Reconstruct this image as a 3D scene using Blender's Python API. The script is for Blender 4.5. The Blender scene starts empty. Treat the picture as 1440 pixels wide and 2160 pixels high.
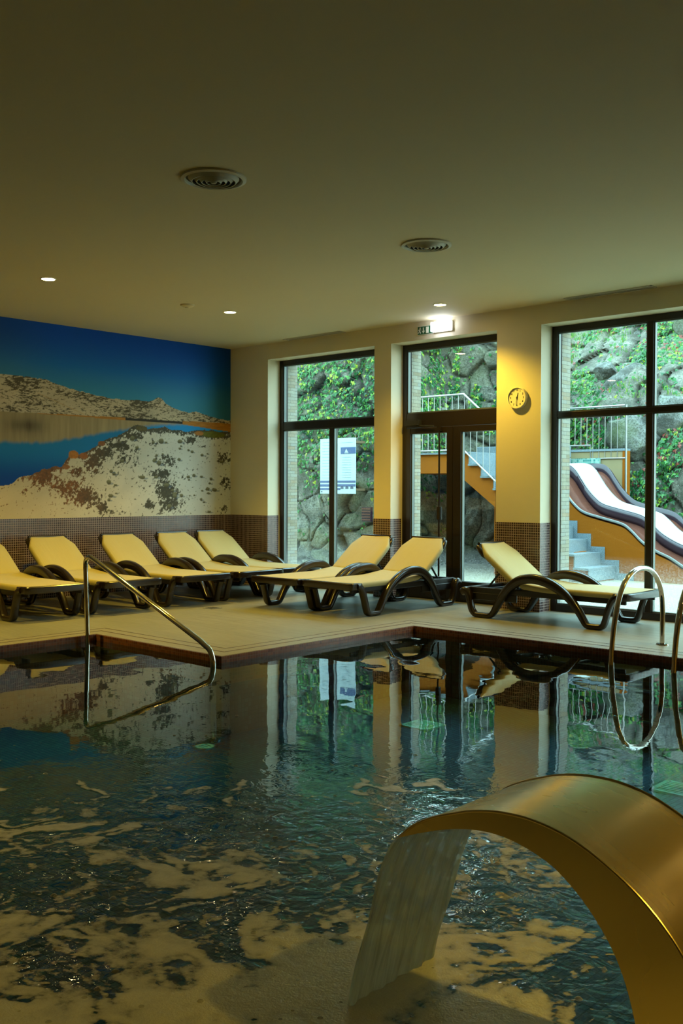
import bpy, math, random
import numpy as np
from mathutils import Vector, Matrix, noise as mn

random.seed(7)
rng = np.random.default_rng(7)
C = bpy.context.scene.collection
sc = bpy.context.scene

# ------------------------------------------------------------------ camera
cam_d = bpy.data.cameras.new('camera'); cam = bpy.data.objects.new('camera', cam_d); C.objects.link(cam)
cam_d.sensor_fit = 'HORIZONTAL'; cam_d.sensor_width = 36.0; cam_d.lens = 2068.17 / 1440 * 36.0
cam_d.clip_start = 0.05; cam_d.clip_end = 200
Fv = Vector((-0.67588716, 0.736698, -0.02127456)); Rv = Vector((0.73681753, 0.6760848, 0.00304628)); Uv = Vector((-0.01662759, 0.01361653, 0.99976903))
m = Matrix((Rv, Uv, -Fv)).transposed().to_4x4(); m.translation = Vector((10.414, -9.0524, 1.2785))
cam.matrix_world = m
sc.camera = cam

# ------------------------------------------------------------------ world, lights, exposure
DAY = (0.62, 1.0, 1.12)
WARM = (1.0, 0.65, 0.05)
w = bpy.data.worlds.new('sky'); sc.world = w; w.use_nodes = True
bg = w.node_tree.nodes['Background']
WSTR = 8.8
nt = w.node_tree
tc = nt.nodes.new('ShaderNodeTexCoord'); sx = nt.nodes.new('ShaderNodeSeparateXYZ'); rp = nt.nodes.new('ShaderNodeValToRGB')
nt.links.new(tc.outputs['Generated'], sx.inputs[0]); nt.links.new(sx.outputs['Z'], rp.inputs[0])
rp.color_ramp.elements[0].position = 0.0; rp.color_ramp.elements[0].color = (0.50, 0.66, 0.62, 1)
rp.color_ramp.elements[1].position = 0.6; rp.color_ramp.elements[1].color = (*DAY, 1)
nt.links.new(rp.outputs[0], bg.inputs['Color']); bg.inputs['Strength'].default_value = WSTR
SPOT_W = 180.0
SPOT_ANGLE = math.radians(112)
DISC_EMIT = 95.0
EMERG_EMIT = 14.0
LAMPS = [(2.186, -4.135), (2.166, -1.889), (4.152, -0.70), (2.18, -6.4), (8.3, -0.70), (10.6, -0.70), (11.8, -3.2), (11.8, -6.2), (5.2, -10.0)]
vs = sc.view_settings
sc.display_settings.display_device = 'sRGB'
vs.view_transform = 'Standard'; vs.look = 'None'; vs.gamma = 1.0; vs.use_curve_mapping = False; vs.exposure = 0.0
try:
    sc.cycles.use_denoising = True
    sc.cycles.max_bounces = 10; sc.cycles.transparent_max_bounces = 16; sc.cycles.diffuse_bounces = 5; sc.cycles.glossy_bounces = 5
    sc.cycles.caustics_reflective = False; sc.cycles.caustics_refractive = False
    sc.cycles.sample_clamp_indirect = 12.0
except Exception:
    pass

# ------------------------------------------------------------------ material helpers
class NT:
    def __init__(s, name):
        s.m = bpy.data.materials.new(name); s.m.use_nodes = True; s.t = s.m.node_tree; s.t.nodes.clear()
        s.out = s.t.nodes.new('ShaderNodeOutputMaterial')
    def n(s, typ, **kw):
        nd = s.t.nodes.new(typ)
        for k, v in kw.items():
            if k.startswith('_'): setattr(nd, k[1:], v)
        return nd
    def l(s, a, b): s.t.links.new(a, b)
    def math(s, op, a, b=None, c=None, clamp=False):
        nd = s.t.nodes.new('ShaderNodeMath'); nd.operation = op; nd.use_clamp = clamp
        for i, x in enumerate((a, b, c)):
            if x is None: continue
            if hasattr(x, 'is_linked') or hasattr(x, 'links'): s.l(x, nd.inputs[i])
            else: nd.inputs[i].default_value = x
        return nd.outputs[0]
    def mix(s, fac, a, b, bt='MIX'):
        nd = s.t.nodes.new('ShaderNodeMix'); nd.data_type = 'RGBA'; nd.blend_type = bt
        for sock, x in ((nd.inputs[0], fac), (nd.inputs[6], a), (nd.inputs[7], b)):
            if isinstance(x, (tuple, list)): sock.default_value = (*x[:3], 1)
            elif isinstance(x, (int, float)): sock.default_value = x
            else: s.l(x, sock)
        return nd.outputs[2]
    def ramp(s, fac, stops, interp='LINEAR'):
        nd = s.t.nodes.new('ShaderNodeValToRGB'); cr = nd.color_ramp; cr.interpolation = interp
        while len(cr.elements) < len(stops): cr.elements.new(0.5)
        for e, (p, c) in zip(cr.elements, stops):
            e.position = p; e.color = (*c, 1) if isinstance(c, tuple) else (c, c, c, 1)
        s.l(fac, nd.inputs[0]); return nd.outputs[0]
    def obj(s): return s.t.nodes.new('ShaderNodeTexCoord').outputs['Object']
    def noise(s, vec, scale, detail=3, rough=0.55, dist=0.0, col=False):
        nd = s.t.nodes.new('ShaderNodeTexNoise'); nd.inputs['Scale'].default_value = scale
        nd.inputs['Detail'].default_value = detail; nd.inputs['Roughness'].default_value = rough; nd.inputs['Distortion'].default_value = dist
        s.l(vec, nd.inputs['Vector']); return nd.outputs['Color' if col else 'Fac']
    def mapping(s, vec, scale=(1, 1, 1), loc=(0, 0, 0), rot=(0, 0, 0)):
        nd = s.t.nodes.new('ShaderNodeMapping'); nd.inputs['Scale'].default_value = scale; nd.inputs['Location'].default_value = loc; nd.inputs['Rotation'].default_value = rot
        s.l(vec, nd.inputs['Vector']); return nd.outputs[0]
    def bump(s, h, strength=0.5, dist=0.01):
        nd = s.t.nodes.new('ShaderNodeBump'); nd.inputs['Strength'].default_value = strength; nd.inputs['Distance'].default_value = dist
        s.l(h, nd.inputs['Height']); return nd.outputs[0]
    def prin(s, col=None, rough=0.5, metal=0.0, normal=None, spec=None, **kw):
        p = s.t.nodes.new('ShaderNodeBsdfPrincipled')
        def st(k, v):
            if v is None: return
            if isinstance(v, tuple): p.inputs[k].default_value = (*v[:3], 1)
            elif isinstance(v, (int, float)): p.inputs[k].default_value = v
            else: s.l(v, p.inputs[k])
        st('Base Color', col); st('Roughness', rough); st('Metallic', metal); st('Specular IOR Level', spec)
        if normal is not None: s.l(normal, p.inputs['Normal'])
        for k, v in kw.items(): st(k, v)
        return p
    def fresnel(s, ior, normal=None):
        g = s.t.nodes.new('ShaderNodeNewGeometry'); fr = s.t.nodes.new('ShaderNodeFresnel')
        # the panes are crossed without bending, so the back face uses the inverse index to give the same reflectance
        s.l(s.math('ADD', ior, s.math('MULTIPLY', g.outputs['Backfacing'], 1.0 / ior - ior)), fr.inputs[0])
        if normal is not None: s.l(normal, fr.inputs['Normal'])
        return fr
    def done(s, sh): s.l(sh.outputs[0] if hasattr(sh, 'outputs') else sh, s.out.inputs['Surface']); return s.m

def simple(name, col, rough=0.5, metal=0.0, var=0.12, nscale=6.0, bump=0.0, bscale=60.0, spec=None):
    t = NT(name); o = t.obj(); f = t.noise(o, nscale, 4)
    c = t.mix(f, tuple(x * (1 - var) for x in col), tuple(min(1, x * (1 + var)) for x in col))
    nrm = t.bump(t.noise(o, bscale, 3), 1.0, bump) if bump else None
    return t.done(t.prin(c, rough, metal, nrm, spec))

def emit(name, col, strength):
    t = NT(name); e = t.n('ShaderNodeEmission'); e.inputs[0].default_value = (*col, 1); e.inputs[1].default_value = strength
    return t.done(e)

def tiles(name, cols, grout, pitch, gw, floor=False, rough=0.25, bump=0.0012):
    t = NT(name); o = t.obj(); sp = t.n('ShaderNodeSeparateXYZ'); t.l(o, sp.inputs[0])
    if floor: u, v = sp.outputs[0], sp.outputs[1]
    else: u, v = t.math('ADD', sp.outputs[0], sp.outputs[1]), sp.outputs[2]
    u = t.math('DIVIDE', u, pitch); v = t.math('DIVIDE', v, pitch)
    fu = t.math('FRACT', u); fv = t.math('FRACT', v)
    g = t.math('MAXIMUM', t.math('LESS_THAN', fu, gw), t.math('LESS_THAN', fv, gw))
    cb = t.n('ShaderNodeCombineXYZ'); t.l(t.math('FLOOR', u), cb.inputs[0]); t.l(t.math('FLOOR', v), cb.inputs[1])
    wn = t.n('ShaderNodeTexWhiteNoise'); wn.noise_dimensions = '2D'; t.l(cb.outputs[0], wn.inputs['Vector'])
    n = len(cols)
    tc_ = t.ramp(wn.outputs['Value'], [(i / n, c) for i, c in enumerate(cols)], 'CONSTANT')
    c = t.mix(g, tc_, grout)
    r = t.math('ADD', t.math('MULTIPLY', g, 0.5), rough)
    nrm = t.bump(t.math('SUBTRACT', 1.0, g), 0.6, bump)
    return t.done(t.prin(c, r, 0.0, nrm))

# ------------------------------------------------------------------ materials
M = {}
M['paint'] = simple('wall_paint', (0.70, 0.64, 0.48), 0.7, var=0.03, nscale=2, bump=0.0006, bscale=180)
M['paint_tan'] = simple('tan_wall_paint', (0.40, 0.29, 0.14), 0.7, var=0.03, nscale=2)
M['ceiling'] = simple('ceiling_paint', (0.62, 0.555, 0.37), 0.75, var=0.02, nscale=1.5)
M['tile_wall'] = tiles('brown_mosaic', [(0.045, 0.026, 0.03), (0.06, 0.034, 0.036), (0.035, 0.02, 0.024), (0.075, 0.042, 0.045)], (0.38, 0.30, 0.28), 0.0272, 0.19)
M['tile_band'] = tiles('waterline_mosaic', [(0.20, 0.065, 0.03), (0.16, 0.05, 0.028), (0.25, 0.085, 0.04)], (0.20, 0.10, 0.06), 0.0272, 0.16)
M['tile_edge'] = tiles('edge_mosaic', [(0.07, 0.035, 0.03), (0.1, 0.05, 0.04), (0.05, 0.03, 0.03)], (0.2, 0.15, 0.12), 0.02, 0.16, floor=True)
pc = [(0.002, 0.015, 0.05), (0.005, 0.033, 0.065), (0.003, 0.011, 0.045), (0.008, 0.05, 0.08), (0.004, 0.022, 0.055), (0.018, 0.075, 0.10)]
M['pool_floor'] = tiles('pool_floor_mosaic', pc, (0.006, 0.028, 0.05), 0.036, 0.12, floor=True, rough=0.5)
M['pool_wall'] = tiles('pool_wall_mosaic', pc, (0.006, 0.028, 0.05), 0.036, 0.12, rough=0.5)

def deck():
    t = NT('deck_tile'); o = t.obj()
    br = t.n('ShaderNodeTexBrick'); br.offset = 0.5; br.inputs['Scale'].default_value = 1.0
    br.inputs['Brick Width'].default_value = 0.9; br.inputs['Row Height'].default_value = 0.15; br.inputs['Mortar Size'].default_value = 0.0035
    br.inputs['Color1'].default_value = (0, 0, 0, 1); br.inputs['Color2'].default_value = (1, 1, 1, 1); br.inputs['Mortar'].default_value = (0.5, 0.5, 0.5, 1)
    t.l(o, br.inputs['Vector'])
    grain = t.noise(t.mapping(o, (1.5, 22, 1)), 2.2, 5, 0.6, 0.4)
    plank = t.mix(t.math('MULTIPLY', br.outputs['Color'], 1.0), (0.25, 0.255, 0.21), (0.30, 0.305, 0.25))
    c = t.mix(t.math('MULTIPLY', grain, 0.75), plank, (0.205, 0.205, 0.165))
    wet = t.ramp(t.noise(o, 1.3, 3), [(0.52, 0.0), (0.56, 1.0)])
    c = t.mix(t.math('MULTIPLY', t.math('MULTIPLY', br.outputs['Fac'], wet), 1.0), c, (0.09, 0.06, 0.04))
    c = t.mix(t.math('MULTIPLY', br.outputs['Fac'], 0.25), c, (0.25, 0.2, 0.15))
    r = t.ramp(grain, [(0.3, 0.28), (0.7, 0.42)])
    return t.done(t.prin(c, r, 0, t.bump(grain, 0.3, 0.001)))
M['deck'] = deck()
M['coping'] = simple('coping_tile', (0.26, 0.255, 0.21), 0.35, var=0.08, nscale=8)
M['plastic'] = simple('brown_resin', (0.018, 0.012, 0.008), 0.22, var=0.2, nscale=5, spec=0.6)
M['plastic_dark'] = simple('dark_resin', (0.009, 0.007, 0.006), 0.38, var=0.2)
def fabric():
    t = NT('cream_mesh_fabric'); o = t.obj()
    wv = t.n('ShaderNodeTexWave'); wv.inputs['Scale'].default_value = 120; t.l(o, wv.inputs['Vector'])
    fold = t.noise(t.mapping(o, (2, 14, 2)), 1.6, 2)
    c = t.mix(t.noise(o, 3, 3), (0.43, 0.375, 0.155), (0.48, 0.425, 0.185))
    p = t.prin(c, 0.6, 0, t.bump(fold, 0.6, 0.006))
    p.inputs['Sheen Weight'].default_value = 0.2
    return t.done(p)
M['fabric'] = fabric()
M['frame'] = simple('bronze_aluminium', (0.016, 0.011, 0.007), 0.3, 0.0, var=0.08)
M['frame_grey'] = simple('grey_glazing_bead', (0.12, 0.15, 0.15), 0.35, 0.4, var=0.05)
M['rubber'] = simple('black_gasket', (0.01, 0.01, 0.01), 0.6)
M['chrome'] = simple('polished_steel', (0.62, 0.60, 0.55), 0.09, 1.0, var=0.03)
M['steel_rail'] = simple('satin_steel', (0.33, 0.33, 0.32), 0.3, 0.7, var=0.05)
def brushed():
    t = NT('brushed_steel'); o = t.obj()
    b = t.noise(t.mapping(o, (1.5, 9, 1.5)), 1.0, 3, 0.5)
    c = t.mix(b, (0.66, 0.52, 0.26), (0.74, 0.60, 0.33))
    return t.done(t.prin(c, t.ramp(b, [(0.3, 0.22), (0.7, 0.30)]), 1.0))
M['brushed'] = brushed()
M['white'] = simple('white_plastic', (0.72, 0.70, 0.60), 0.45, var=0.02)
M['vent'] = simple('vent_enamel', (0.55, 0.55, 0.48), 0.5, var=0.02)
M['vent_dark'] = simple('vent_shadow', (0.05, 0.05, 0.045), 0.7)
M['clock_face'] = simple('clock_face', (0.78, 0.75, 0.6), 0.5, var=0.02)
M['black'] = simple('black_paint', (0.015, 0.015, 0.012), 0.5)
M['green_sign'] = simple('green_sign', (0.02, 0.11, 0.05), 0.4)
M['white_sign'] = simple('white_sign', (0.75, 0.78, 0.66), 0.4)
M['lamp'] = emit('lamp_glow', (1.0, 0.78, 0.36), DISC_EMIT)
M['emerg'] = emit('emergency_glow', (0.82, 0.88, 1.0), EMERG_EMIT)
M['poster_white'] = simple('poster_paper', (0.40, 0.50, 0.54), 0.5, var=0.03)
M['poster_navy'] = simple('poster_navy', (0.035, 0.075, 0.19), 0.5, var=0.05)
M['poster_grey'] = simple('poster_grey', (0.26, 0.34, 0.40), 0.5)
M['poster_dark'] = simple('poster_dark', (0.05, 0.07, 0.12), 0.5)
M['orange'] = simple('orange_render', (0.26, 0.075, 0.003), 0.9, var=0.12, nscale=1.2, bump=0.001, bscale=90, spec=0.15)
M['tan'] = simple('tan_render', (0.26, 0.20, 0.10), 0.8, var=0.08)
M['terrace'] = simple('wet_terrace', (0.33, 0.30, 0.21), 0.3, var=0.12, nscale=0.8)
M['slide_white'] = simple('slide_white_gelcoat', (0.42, 0.47, 0.45), 0.2, var=0.02)
M['slide_brown'] = simple('slide_brown_gelcoat', (0.11, 0.04, 0.027), 0.2, var=0.1)
M['slide_purple'] = simple('slide_plum_gelcoat', (0.025, 0.014, 0.022), 0.2, var=0.1)
M['slide_pale'] = simple('slide_pale_rim', (0.22, 0.24, 0.24), 0.3)
M['teal'] = tiles('teal_mosaic', [(0.03, 0.2, 0.18), (0.12, 0.33, 0.28), (0.24, 0.42, 0.37)], (0.3, 0.4, 0.36), 0.04, 0.12)
def granite():
    t = NT('speckled_granite'); o = t.obj()
    v = t.n('ShaderNodeTexVoronoi'); v.inputs['Scale'].default_value = 95; t.l(o, v.inputs['Vector'])
    c = t.ramp(v.outputs['Distance'], [(0.1, (0.04, 0.055, 0.065)), (0.45, (0.14, 0.175, 0.195)), (0.8, (0.27, 0.33, 0.36))])
    c = t.mix(t.noise(o, 2.5, 3), c, (0.14, 0.19, 0.22))
    return t.done(t.prin(c, 0.35))
M['granite'] = granite()
def rock(name='weathered_rock', base=((0.13, 0.13, 0.095), (0.42, 0.41, 0.33)), moss=0.6):
    t = NT(name); o = t.obj()
    n1 = t.noise(o, 2.2, 6, 0.65); n2 = t.noise(o, 28, 5, 0.75); n3 = t.noise(o, 1.1, 4, 0.6)
    c = t.mix(t.ramp(n1, [(0.40, 0.0), (0.60, 1.0)]), base[0], base[1])
    c = t.mix(t.ramp(n2, [(0.44, 0.0), (0.60, 0.85)]), c, (0.09, 0.095, 0.07))
    c = t.mix(t.ramp(t.noise(o, 60, 3), [(0.6, 0.0), (0.72, 0.8)]), c, (0.46, 0.48, 0.43))
    c = t.mix(t.ramp(n3, [(0.5, 0.0), (0.66, moss)]), c, (0.10, 0.15, 0.03))
    a2 = t.n('ShaderNodeAttribute'); a2.attribute_name = 'stone'
    c = t.mix(t.math('MULTIPLY', a2.outputs['Fac'], 0.55), c, t.mix(0.5, c, (0.30, 0.26, 0.17), 'MULTIPLY'))
    at = t.n('ShaderNodeAttribute'); at.attribute_name = 'crack'
    c = t.mix(t.math('MULTIPLY', at.outputs['Fac'], 0.9), c, (0.035, 0.03, 0.018))
    return t.done(t.prin(c, 0.85, 0, t.bump(t.math('ADD', n2, t.math('MULTIPLY', n1, 1.2)), 1.0, 0.07)))
M['rock'] = rock()
M['boulder'] = rock('grey_boulder', ((0.11, 0.12, 0.11), (0.42, 0.44, 0.41)), 0.8)
def soil():
    t = NT('mossy_bank'); o = t.obj()
    c = t.mix(t.noise(o, 9, 5, 0.7), (0.03, 0.035, 0.012), (0.12, 0.15, 0.04))
    c = t.mix(t.ramp(t.noise(o, 2.0, 4), [(0.45, 0.0), (0.6, 1.0)]), c, (0.15, 0.145, 0.11))
    return t.done(t.prin(c, 0.95, 0, t.bump(t.noise(o, 30, 5), 1.0, 0.05)))
M['soil'] = soil()
def leaf(name, stops):
    t = NT(name); at = t.n('ShaderNodeAttribute'); at.attribute_name = 'tint'
    c = t.ramp(at.outputs['Fac'], stops)
    p = t.prin(c, 0.32, 0)
    tr = t.n('ShaderNodeBsdfTranslucent'); t.l(c, tr.inputs[0])
    mx = t.n('ShaderNodeMixShader'); mx.inputs[0].default_value = 0.3; t.l(p.outputs[0], mx.inputs[1]); t.l(tr.outputs[0], mx.inputs[2])
    return t.done(mx)
M['ivy'] = leaf('ivy_leaf', [(0.0, (0.008, 0.06, 0.02)), (0.45, (0.025, 0.17, 0.04)), (0.8, (0.10, 0.30, 0.03)), (0.93, (0.36, 0.44, 0.03)), (1.0, (0.26, 0.06, 0.04))])
M['stem'] = simple('ivy_stem', (0.12, 0.08, 0.04), 0.8)
def cladding():
    t = NT('ledger_stone'); o = t.obj(); sp = t.n('ShaderNodeSeparateXYZ'); t.l(o, sp.inputs[0])
    cb = t.n('ShaderNodeCombineXYZ'); t.l(t.math('ADD', sp.outputs[0], sp.outputs[1]), cb.inputs[0]); t.l(sp.outputs[2], cb.inputs[1])
    br = t.n('ShaderNodeTexBrick'); br.inputs['Scale'].default_value = 1; br.inputs['Brick Width'].default_value = 0.17; br.inputs['Row Height'].default_value = 0.042; br.inputs['Mortar Size'].default_value = 0.002
    br.inputs['Color1'].default_value = (0, 0, 0, 1); br.inputs['Color2'].default_value = (1, 1, 1, 1); t.l(cb.outputs[0], br.inputs['Vector'])
    c = t.ramp(br.outputs['Color'], [(0.0, (0.20, 0.14, 0.07)), (0.3, (0.28, 0.26, 0.19)), (0.6, (0.33, 0.34, 0.30)), (0.85, (0.24, 0.26, 0.25)), (1.0, (0.30, 0.17, 0.07))])
    c = t.mix(t.noise(o, 14, 4), c, (0.32, 0.30, 0.23)); c = t.mix(br.outputs['Fac'], c, (0.12, 0.1, 0.08))
    return t.done(t.prin(c, 0.8, 0, t.bump(t.math('ADD', br.outputs['Color'], t.noise(o, 20, 3)), 0.8, 0.008)))
M['cladding'] = cladding()
def glass():
    t = NT('window_glass'); o = t.obj()
    fr = t.fresnel(1.5)
    tr = t.n('ShaderNodeBsdfTransparent'); tr.inputs[0].default_value = (0.93, 0.98, 0.97, 1)
    gl = t.n('ShaderNodeBsdfGlossy'); gl.inputs['Roughness'].default_value = 0.0; gl.inputs[0].default_value = (1, 1, 1, 1)
    mx = t.n('ShaderNodeMixShader'); t.l(fr.outputs[0], mx.inputs[0]); t.l(tr.outputs[0], mx.inputs[1]); t.l(gl.outputs[0], mx.inputs[2])
    # condensation that clings to the lower part of the panes
    sp = t.n('ShaderNodeSeparateXYZ'); t.l(o, sp.inputs[0])
    lo = t.math('SUBTRACT', 1.0, t.math('DIVIDE', sp.outputs[2], 0.62), clamp=True)
    drip = t.noise(t.mapping(o, (120, 120, 70)), 1.0, 4, 0.7)
    f = t.math('MULTIPLY', t.math('MULTIPLY', lo, t.ramp(drip, [(0.46, 0.10), (0.62, 1.0)])), 0.38)
    dd = t.n('ShaderNodeBsdfTranslucent'); dd.inputs[0].default_value = (0.85, 0.9, 0.9, 1)
    m2 = t.n('ShaderNodeMixShader'); t.l(f, m2.inputs[0]); t.l(mx.outputs[0], m2.inputs[1]); t.l(dd.outputs[0], m2.inputs[2])
    return t.done(m2)
M['glass'] = glass()
def water():
    t = NT('pool_water'); o = t.obj()
    sp = t.n('ShaderNodeSeparateXYZ'); t.l(o, sp.inputs[0])
    dx = t.math('SUBTRACT', sp.outputs[0], 8.4); dy = t.math('SUBTRACT', sp.outputs[1], -7.3)
    r2 = t.math('ADD', t.math('MULTIPLY', dx, dx), t.math('MULTIPLY', dy, dy))
    near = t.math('DIVIDE', 1.0, t.math('ADD', 1.0, t.math('POWER', t.math('MULTIPLY', r2, 0.40), 3.5)))
    big = t.noise(o, 1.1, 2, 0.5, 0.3)
    mid = t.noise(t.mapping(o, (1, 1, 1), rot=(0, 0, 0.6)), 5.0, 2, 0.5, 0.2)
    chop = t.noise(o, 10, 3, 0.55, 0.6)
    h = t.math('ADD', t.math('MULTIPLY', big, 0.0045), t.math('MULTIPLY', mid, 0.00035))
    h = t.math('ADD', h, t.math('MULTIPLY', t.math('MULTIPLY', chop, near), 0.013))
    nrm = t.bump(h, 1.0, 1.0)
    fr = t.fresnel(1.33, nrm)
    tr = t.n('ShaderNodeBsdfTransparent'); tr.inputs[0].default_value = (0.36, 0.64, 0.76, 1)
    gl = t.n('ShaderNodeBsdfGlossy'); gl.inputs['Roughness'].default_value = 0.0; gl.inputs[0].default_value = (1, 1, 1, 1); t.l(nrm, gl.inputs['Normal'])
    mx = t.n('ShaderNodeMixShader'); t.l(fr.outputs[0], mx.inputs[0]); t.l(tr.outputs[0], mx.inputs[1]); t.l(gl.outputs[0], mx.inputs[2])
    return t.done(mx)
M['water'] = water()
def foam():
    t = NT('foam'); o = t.obj(); at = t.n('ShaderNodeAttribute'); at.attribute_name = 'foam'
    fine = t.noise(o, 26, 4, 0.65)
    f = t.math('ADD', at.outputs['Fac'], t.math('MULTIPLY', t.math('SUBTRACT', fine, 0.5), 0.42))
    a = t.ramp(f, [(0.48, 0.0), (0.53, 0.42), (0.62, 0.78), (0.8, 0.96)])
    b = t.noise(o, 160, 3)
    p = t.prin(t.mix(b, (0.80, 0.78, 0.62), (0.93, 0.91, 0.78)), 0.25, 0, t.bump(t.math('ADD', t.math('MULTIPLY', b, 0.3), fine), 0.6, 0.006))
    tr = t.n('ShaderNodeBsdfTransparent'); mx = t.n('ShaderNodeMixShader'); t.l(a, mx.inputs[0]); t.l(tr.outputs[0], mx.inputs[1]); t.l(p.outputs[0], mx.inputs[2])
    return t.done(mx)
M['foam'] = foam()
def sheet():
    t = NT('falling_water'); o = t.obj()
    st = t.noise(t.mapping(o, (3.0, 42, 1.6)), 1.0, 5, 0.65)
    nrm = t.bump(st, 1.0, 0.02)
    fr = t.fresnel(1.33, nrm)
    tr = t.n('ShaderNodeBsdfTransparent'); tr.inputs[0].default_value = (0.80, 0.88, 0.86, 1)
    gl = t.n('ShaderNodeBsdfGlossy'); gl.inputs['Roughness'].default_value = 0.2; t.l(nrm, gl.inputs['Normal'])
    mx = t.n('ShaderNodeMixShader'); t.l(t.math('ADD', fr.outputs[0], 0.06), mx.inputs[0]); t.l(tr.outputs[0], mx.inputs[1]); t.l(gl.outputs[0], mx.inputs[2])
    df = t.n('ShaderNodeBsdfTranslucent'); df.inputs[0].default_value = (0.82, 0.86, 0.84, 1)
    sp = t.n('ShaderNodeSeparateXYZ'); t.l(o, sp.inputs[0])
    low = t.math('MULTIPLY', t.math('SUBTRACT', 0.12, sp.outputs[2]), 1.6, clamp=True)
    f = t.math('ADD', t.ramp(st, [(0.36, 0.30), (0.66, 0.62)]), low, clamp=True)
    m2 = t.n('ShaderNodeMixShader'); t.l(f, m2.inputs[0]); t.l(mx.outputs[0], m2.inputs[1]); t.l(df.outputs[0], m2.inputs[2])
    return t.done(m2)
M['sheet'] = sheet()
def bubble():
    t = NT('bubble_film'); fr = t.fresnel(1.4)
    tr = t.n('ShaderNodeBsdfTransparent'); tr.inputs[0].default_value = (0.9, 0.9, 0.85, 1)
    p = t.prin((0.7, 0.68, 0.55), 0.08); mx = t.n('ShaderNodeMixShader')
    t.l(t.math('ADD', fr.outputs[0], 0.22, clamp=True), mx.inputs[0]); t.l(tr.outputs[0], mx.inputs[1]); t.l(p.outputs[0], mx.inputs[2])
    return t.done(mx)
M['bubble'] = bubble()

# ------------------------------------------------------------------ mesh helpers
class MB:
    def __init__(s): s.v = []; s.f = []
    def add(s, verts, faces):
        b = len(s.v); s.v += [tuple(v) for v in verts]; s.f += [tuple(i + b for i in f) for f in faces]; return s
    def box(s, x0, x1, y0, y1, z0, z1):
        if x0 > x1: x0, x1 = x1, x0
        if y0 > y1: y0, y1 = y1, y0
        if z0 > z1: z0, z1 = z1, z0
        v = [(x, y, z) for x in (x0, x1) for y in (y0, y1) for z in (z0, z1)]
        return s.add(v, [(0, 1, 3, 2), (4, 6, 7, 5), (0, 4, 5, 1), (2, 3, 7, 6), (0, 2, 6, 4), (1, 5, 7, 3)])
    def tube(s, pts, r, seg=10, cap=True, closed=False):
        pts = [Vector(p) for p in pts]; n = len(pts); rs = r if isinstance(r, (list, tuple)) else [r] * n
        rings = []; up = None
        for i, p in enumerate(pts):
            if closed: d = (pts[(i + 1) % n] - pts[i - 1]).normalized()
            else: d = (pts[min(i + 1, n - 1)] - pts[max(i - 1, 0)]).normalized()
            if up is None:
                a = Vector((0, 0, 1)) if abs(d.z) < 0.9 else Vector((1, 0, 0)); up = (a - d * a.dot(d)).normalized()
            else: up = (up - d * up.dot(d)).normalized()
            sd = d.cross(up)
            rings.append([p + (up * math.cos(2 * math.pi * k / seg) + sd * math.sin(2 * math.pi * k / seg)) * rs[i] for k in range(seg)])
        v = [q for rg in rings for q in rg]; f = []
        for i in range(n if closed else n - 1):
            j = (i + 1) % n
            for k in range(seg):
                k2 = (k + 1) % seg; f.append((i * seg + k, i * seg + k2, j * seg + k2, j * seg + k))
        if cap and not closed: f += [tuple(range(seg))[::-1], tuple((n - 1) * seg + k for k in range(seg))]
        return s.add(v, f)
    def lathe(s, prof, c=(0, 0, 0), seg=40, axis='z', arc=None):
        v = []; f = []; n = len(prof)
        for i in range(seg):
            a = 2 * math.pi * i / seg
            for r, h in prof:
                if axis == 'z': v.append((c[0] + r * math.cos(a), c[1] + r * math.sin(a), c[2] + h))
                else: v.append((c[0] + r * math.cos(a), c[1] + h, c[2] + r * math.sin(a)))
        for i in range(seg):
            j = (i + 1) % seg
            for k in range(n - 1): f.append((i * n + k, j * n + k, j * n + k + 1, i * n + k + 1))
        return s.add(v, f)
    def prism(s, poly, a0, a1, axis='y'):
        # poly in the plane normal to axis
        def P(p, a): return (p[0], a, p[1]) if axis == 'y' else ((a, p[0], p[1]) if axis == 'x' else (p[0], p[1], a))
        n = len(poly); v = [P(p, a0) for p in poly] + [P(p, a1) for p in poly]
        f = [tuple(range(n)), tuple(range(2 * n - 1, n - 1, -1))] + [(i, (i + 1) % n, n + (i + 1) % n, n + i) for i in range(n)]
        return s.add(v, f)
    def build(s, name, mat, parent=None, smooth=False, bevel=0.0, angle=40, seg=2):
        me = bpy.data.meshes.new(name); me.from_pydata(s.v, [], s.f); me.validate(); me.update()
        import bmesh
        bm = bmesh.new(); bm.from_mesh(me); bmesh.ops.recalc_face_normals(bm, faces=bm.faces); bm.to_mesh(me); bm.free()
        me.materials.append(mat)
        o = bpy.data.objects.new(name, me); C.objects.link(o)
        if parent: o.parent = parent
        if smooth:
            for p in me.polygons: p.use_smooth = True
            try: me.set_sharp_from_angle(angle=math.radians(angle))
            except Exception: pass
        if bevel:
            b = o.modifiers.new('bevel', 'BEVEL'); b.width = bevel; b.segments = seg; b.limit_method = 'ANGLE'; b.angle_limit = math.radians(35)
            try: b.harden_normals = False
            except Exception: pass
        return o

def cr(pts, n=8):
    """Catmull-Rom through points (any dimension)."""
    P = [np.array(p, float) for p in pts]; P = [2 * P[0] - P[1]] + P + [2 * P[-1] - P[-2]]; out = []
    for i in range(1, len(P) - 2):
        for k in range(n):
            t = k / n; out.append(0.5 * ((2 * P[i]) + (-P[i - 1] + P[i + 1]) * t + (2 * P[i - 1] - 5 * P[i] + 4 * P[i + 1] - P[i + 2]) * t * t + (-P[i - 1] + 3 * P[i] - 3 * P[i + 1] + P[i + 2]) * t ** 3))
    out.append(P[-2]); return [tuple(float(q) for q in o) for o in out]

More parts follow.
